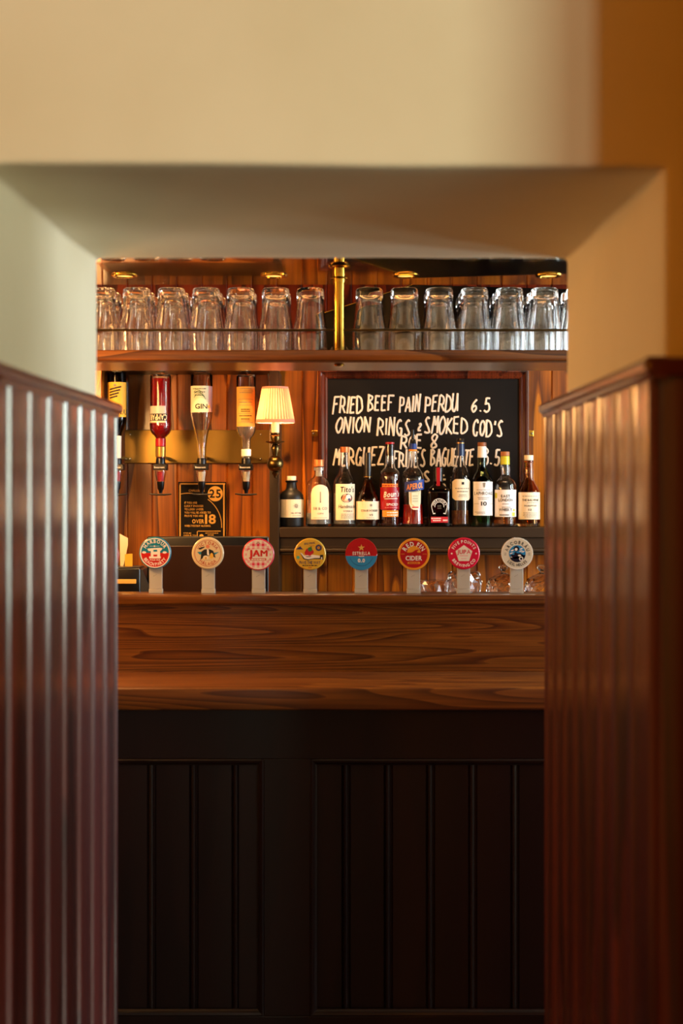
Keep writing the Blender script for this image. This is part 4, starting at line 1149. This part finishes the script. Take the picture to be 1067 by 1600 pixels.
def a_malaga(p):
    p.ring(0, 0, .80, .83, 'badge_rust', 'ring', 1)
    p.arc('VICTORIA', 0, 0, .55, .19, 'badge_rust', lay=2, xs=.95); p.arc('MÁLAGA', 0, 0, .76, .19, 'badge_rust', lay=2, mid=-PI / 2, low=True, xs=.95, track=.25)
    p.poly([(-.66, .08), (-.3, .1), (.3, .02), (.72, .08), (.4, -.12), (-.5, -.08)], 'ink_teal', 'emblem', 1)
    p.poly([(-.45, -.42), (-.4, .1), (-.2, .24), (.1, .26), (.34, .16), (.5, -.28), (.3, -.2), (.1, -.16), (-.2, -.2)], 'ink_black', 'emblem', 2)
    p.poly([(-.58, .26), (-.5, .34), (-.2, .42), (-.2, .36), (-.46, .22)], 'ink_black', 'emblem', 3); p.poly([(-.05, .25), (.05, .25), (.1, -.15), (-.04, -.1)], 'ink_white', 'emblem', 3)
    p.disc(0, .42, .12, 'ink_skin', 'emblem', 3, 14); p.disc(.24, -.16, .11, 'paper_yellow', 'emblem', 3, 14, ry=.18); p.disc(-.12, -.26, .17, 'paper_cream', 'emblem', 3, 14, ry=.12); p.disc(-.12, -.3, .08, 'ink_gold', 'emblem', 4, 12)
    p.rule(0, -.44, .5, .02, 'ink_grey')
def a_jam(p):
    c = .15
    for i in range(-6, 7):
        for j in range(-6, 7):
            u, v = i * c, j * c
            if math.hypot(u, v) > .84: continue
            if i % 2 == 0 and j % 2 == 0: p.rect(u - c / 2, u + c / 2, v - c / 2, v + c / 2, 'badge_pink', 'check', 1, 1)
            elif i % 2 == 0 or j % 2 == 0: p.rect(u - c / 2, u + c / 2, v - c / 2, v + c / 2, 'badge_check', 'check', 1, 1)
    p.poly([(-.66, -.36), (-.7, 0), (-.62, .3), (0, .36), (.62, .3), (.7, 0), (.66, -.36), (0, -.42)], 'badge_white', 'patch', 2)
    p.line('JAM', 0, -.12, .40, 'badge_red', bold=1, width=1.12, lay=4)
    for q, du in enumerate((-.025, .025)): p.line('JAM', du, -.12, .40, 'badge_red', bold=1, width=1.12, lay=4.2 + .2 * q)
    p.rect(-.5, .5, -.37, -.23, 'badge_red', 'ribbon', 3, 2); p.rule(0, -.34, .85, .07, 'badge_white', 5)
    p.ring(0, .62, .1, .14, 'ink_grey', 'emblem', 3, 12, .2, 2.9)
def a_way(p):
    p.line('BIG HUG', -.02, .62, .12, 'ink_purple', bold=1, width=.66, lay=2, slope=.12)
    p.line('PAVE THE WAY', .0, -.62, .20, 'ink_purple', bold=1, width=1.3, lay=2)
    p.rule(0, -.74, .95, .06, 'ink_black'); p.rule(0, -.86, .2, .05, 'ink_red'); p.rule(.1, .52, .35, .02, 'ink_red')
    p.poly([(-.62, .1), (-.5, .06), (-.36, -.08), (.1, -.03), (.36, -.06), (.62, -.1), (.62, -.24), (.3, -.24), (-.1, -.32), (-.34, -.26)], 'ink_white', 'hand', 2)
    p.poly([(-.62, .1), (-.34, -.26), (-.1, -.32), (.3, -.24), (.62, -.24), (.62, -.3), (.2, -.3), (-.14, -.38), (-.4, -.3)], 'ink_black', 'hand', 3); p.poly([(-.3, -.14), (.1, -.12), (.02, -.17), (-.2, -.18)], 'ink_black', 'hand', 3)
    p.poly([(.62, -.05), (.82, -.03), (.82, -.34), (.62, -.3)], 'ink_black', 'cuff', 3); p.rect(.69, .76, -.32, -.18, 'ink_white', 'cuff', 4, 1)
    for q, (u, v) in enumerate(((-.2, .08), (-.02, .04), (.1, .14), (-.12, .22))): p.disc(u, v, .14, 'ink_red', 'fruit', 3 + .2 * q, 12)
    p.disc(.0, .3, .14, 'ink_green', 'fruit', 4, 12); p.rect(.04, .1, .34, .5, 'ink_green', 'fruit', 4, 1)
    p.ring(.54, .4, .09, .2, 'ink_purple', 'roundel', 2, 18); p.disc(.54, .4, .04, 'ink_red', 'roundel', 3, 8); p.disc(-.74, -.2, .1, 'ink_mint', 'dot', 2, 12); p.poly([(-.88, .3), (-.74, .4), (-.6, .5), (-.5, .36), (-.38, .3)], 'ink_purple', 'hill', 2)
def a_zero(p):
    p.disc(0, 0, .92, 'badge_crimson', 'red_half', 1, 30, .0 - .12, PI + .12); p.disc(0, 0, .92, 'badge_blue', 'blue_half', 1, 30, PI + .12, 2 * PI - .12)
    p.disc(0, 0, .99, 'badge_crimson', 'red_half', 0, 30, 0, PI) ; p.disc(0, 0, .99, 'badge_blue', 'blue_half', 0, 30, PI + .1, 2 * PI - .1)
    p.star(0, .4, .22, 'ink_gold', 'star', 3); p.line('ESTRELLA', 0, .0 - .04, .19, 'ink_white', bold=1, width=1.08, lay=3, xs=.7); p.rule(0, -.16, .34, .06, 'ink_white', 3); p.line('0.0', 0, -.50, .22, 'ink_white', bold=1, width=.44, lay=3)
    p.ring(0, 0, .72, .74, 'ink_blue', 'ring', 2, 30, PI + .3, 2 * PI - .3)
def a_cider(p):
    p.ring(0, 0, .86, .98, 'badge_orange', 'ring', 1)
    p.arc('RED FIN', 0, -.04, .54, .27, 'ink_white', lay=2, xs=.85); p.disc(0, .1, .42, 'badge_orange', 'sun', 2, 20, 0, PI)
    p.poly([(-.55, .05), (-.1, .12), (.1, .26), (.34, .3), (.2, .16), (.3, .06), (.55, .04)], 'badge_crimson', 'fin', 3); p.line('CIDER', 0, -.38, .27, 'ink_white', bold=1, width=1.02, lay=3, xs=.9)
    p.rect(-.38, .38, -.6, -.48, 'badge_orange', 'ribbon', 2, 2); p.rule(0, -.57, .6, .06, 'badge_crimson', 3)
    for s in (-1, 1): p.rect(s * .68 - .12, s * .68 + .12, .0, .02, 'badge_orange', 'line', 2, 1)
def a_jupa(p):
    p.poly([(.56 * math.sin(2 * PI * k / 5), -.02 + .56 * math.cos(2 * PI * k / 5)) for k in range(5)], 'paper_pink', 'pentagon', 1); p.poly([(.53 * math.sin(2 * PI * k / 5), -.02 + .53 * math.cos(2 * PI * k / 5)) for k in range(5)], 'badge_white', 'pentagon', 2)
    p.line('JUPA', 0, -.02, .25, 'badge_magenta', bold=1, width=.84, lay=3); p.rule(0, -.16, .5, .05, 'ink_rose', 3); p.rule(0, -.34, .34, .04, 'ink_rose', 3)
    p.arc('FIVE POINTS', 0, 0, .66, .18, 'ink_white', lay=2, xs=.9, track=.22); p.arc('BREWING CO', 0, 0, .84, .18, 'ink_white', lay=2, mid=-PI / 2, low=True, xs=.9, track=.3)
    for s in (-1, 1): p.disc(s * .76, .0, .05, 'ink_white', 'dot', 2, 10)
def a_helles(p):
    p.ring(0, 0, .93, .98, 'ink_white', 'ring', 1); p.arc('ARCOBRÄU', 0, 0, .60, .20, 'ink_black', lay=2, xs=.8, track=.3); p.arc('LIESL HELLES', 0, 0, .80, .17, 'ink_black', lay=2, mid=-PI / 2, low=True, xs=.8, track=.24)
    p.disc(0, 0, .52, 'badge_blue', 'emblem', 1, 30)
    for i, (u, v) in enumerate(((-.3, .2), (-.36, .02), (-.1, .3), (.25, .3), (.36, .12), (.22, .16), (-.3, -.2))): p.poly([(u - .13, v - .04), (u, v + .04), (u + .13, v + .05), (u, v - .05)], 'ink_white', 'emblem', 2)
    p.disc(0, -.02, .52, 'badge_night', 'emblem', 3, 20, PI + .5, 2 * PI - .1); p.poly([(-.42, -.1), (-.1, .1), (.0, .02), (.2, .04), (.46, -.14), (.2, -.3), (-.2, -.34)], 'badge_night', 'emblem', 3)
    p.disc(-.05, .3, .17, 'badge_night', 'emblem', 3, 16); p.disc(-.07, .26, .09, 'ink_white', 'emblem', 4, 12); p.disc(.14, -.12, .1, 'ink_white', 'emblem', 4, 12, ry=.06); p.ring(.24, -.32, .08, .13, 'ink_white', 'emblem', 4, 14); p.disc(-.26, -.02, .1, 'badge_blue', 'emblem', 4, 10, ry=.05)
    for s in (-1, 1): p.rule(s * .74, .0, .12, .05, 'ink_grey'); p.rule(s * .74, -.1, .12, .05, 'ink_grey')
tap(243.5, 863.5, 'round tap badge in teal and red, far left on the ledge', 'badge_teal', 'badge_teal', a_beach)
tap(325.5, 864, 'round cream tap badge with rust lettering and dark emblem', 'badge_cream', 'badge_cream', a_malaga)
tap(404, 866, 'round tap badge with pink gingham pattern', 'badge_pink', 'badge_white', a_jam)
tap(484.5, 865.5, 'round yellow tap badge with a hand holding fruit', 'badge_yellow', 'badge_yellow', a_way)
tap(564.5, 865.5, 'round tap badge, red above and bright blue below', 'badge_crimson', 'badge_crimson', a_zero)
tap(646, 865.5, 'round red tap badge with an orange rim and sun', 'badge_orange', 'badge_crimson', a_cider)
tap(724, 864.5, 'round crimson tap badge with white pentagon', 'badge_magenta', 'badge_magenta', a_jupa)
tap(807, 864.5, 'round ivory tap badge with blue centre, far right on the ledge', 'badge_ivory', 'badge_ivory', a_helles)
tap(163, 868, 'round red tap badge mostly hidden behind the left panelling', 'badge_rust', 'badge_rust', lambda p: None)

# ------------------------------------------------------------------ things on the back counter
MD = 4.5
km = MD / F
mo = thing('till_monitor', (X(325, MD), MD, 1.1705), 'back of a dark till monitor on the back counter', 'monitor')
zt = Z(838, MD) - 1.1705
MB().box(-95 * km, 95 * km, -.012, .012, .012, zt, .006, 3).build('bezel', 'black_plastic', mo, 40)
MB().box(-91 * km, 91 * km, -.018, -.0122, .02, zt - 14 * km, .003).build('back_panel', 'dark_brown_panel', mo, 40)
MB().box(-.05, .05, .0, .07, 0, .0118, .003).build('foot', 'black_plastic', mo, 40)
pr = thing('receipt_printer', (X(195, 4.47), 4.47, 1.1705), 'black receipt printer with a cream paper slot beside the left panelling', 'printer')
kp = 4.47 / F
ht = Z(888, 4.47) - 1.1705
x0, x1, x2 = X(150, 4.47) - pr.location.x, X(219, 4.47) - pr.location.x, X(233, 4.47) - pr.location.x
MB().box(x0, x1, 0, .12, 0, ht, .005, 3).build('body', 'black_plastic', pr, 40)
MB().prism([(x1 + .0005, 0), (x2, 0), (x2, ht * .45), (x1 + .006, ht * .95), (x1 + .0005, ht * .98)], .004, .11).build('side_housing', 'grey_plastic', pr)
MB().box(x0 + .01, x1 - .012, -.004, -.0003, Z(912, 4.47) - 1.1705, Z(905, 4.47) - 1.1705, .0015).build('paper_slot', 'paper_gold', pr, 40)
MB().box(x0 + .004, x1 - .004, .004, .115, ht + .0003, ht + .003, .001).build('lid', 'grey_plastic', pr, 40)
for i, (pts, m, lab) in enumerate(((([(186, 834), (199, 841), (199, 852), (187, 864)]), 'paper_cream', 'folded cream paper propped behind the receipt printer'), (([(195, 866), (207, 865), (207, 886.5), (195, 886.5)]), 'paper_yellow', 'small yellow paper slip standing on the receipt printer'))):
    d = 4.53 + .0 * i
    q = [(X(a, d), Z(c, d)) for a, c in pts]
    zb = Z(888, 4.47) + .0032
    q = [(a, c) for a, c in q]
    if i == 1: q = [q[0], q[1], (q[2][0], zb), (q[3][0], zb)]
    if i == 0: q = [q[0], q[1], q[2], (X(192, d), zb), (X(187, d), zb)]
    o = MB().prism([(a - q[0][0], c - zb) for a, c in q], 0, .0015).build('paper_slip', m, None, None, (q[0][0], d + .01 * (1 - i), zb))
    o.rotation_euler.x = 0
    tag(o, lab, 'paper', 'papers by the printer')

# cut glass
def facet(px, d, prof, label, name, cat, seg=16):
    k = d / F
    o = thing(name, (X(px, d), d, 1.1706), label, cat, 'cut glass on the back counter')
    pr = [(w * k, z) for w, z in prof]
    mb = MB()
    vs, fs = [], []
    for j, (r, z) in enumerate(pr):
        for q in range(seg):
            a = 2 * PI * (q + (j % 2) * .5) / seg
            rr = r * (1.03 if q % 2 == 0 else .97)
            vs.append((rr * math.cos(a), rr * math.sin(a), z))
    n = len(pr)
    for j in range(n - 1):
        for q in range(seg):
            a, b, c, e = j * seg + q, j * seg + (q + 1) % seg, (j + 1) * seg + q, (j + 1) * seg + (q + 1) % seg
            if j % 2 == 0: fs += [(a, b, c), (b, e, c)]
            else: fs += [(a, e, c), (a, b, e)]
    fs += [tuple(range(seg))[::-1], tuple((n - 1) * seg + q for q in range(seg))]
    mb.raw(vs, fs).build('cut_body', 'glass', o)
    return o
dome = [(26, 0), (27, .02), (26.5, .035), (25, .048), (21, .060), (14, .070), (7, .076), (4, .079)]
def domed(px, label):
    o = facet(px, 4.68, dome, label, 'cut_glass_dome', 'glass dome')
    kk = 4.68 / F
    MB().lathe([(0, .079), (3.4 * kk, .079), (3 * kk, .084), (6.6 * kk, .092), (7 * kk, .098), (5 * kk, .105), (0, .107)], 8).build('knob', 'glass', o)
bowl = [(14, 0), (15, .012), (10, .018), (17, .03), (24, .05), (27, .062), (26, .072), (25, .084)]
facet(725, 4.68, [(24, 0), (27, .03), (28, .05), (26, .062), (24.5, .078), (22, .084)], 'low cut glass bowl behind the crimson pentagon badge', 'cut_glass_bowl', 'glass bowl')
facet(676, 4.66, [(20, 0), (24, .02), (24.5, .045), (22, .056)], 'low cut glass dish behind the orange-rimmed red badge', 'cut_glass_dish', 'glass dish')
domed(786, 'cut glass dome with round knob behind the ivory badge')
domed(846, 'cut glass dome with round knob half hidden by the right panelling')
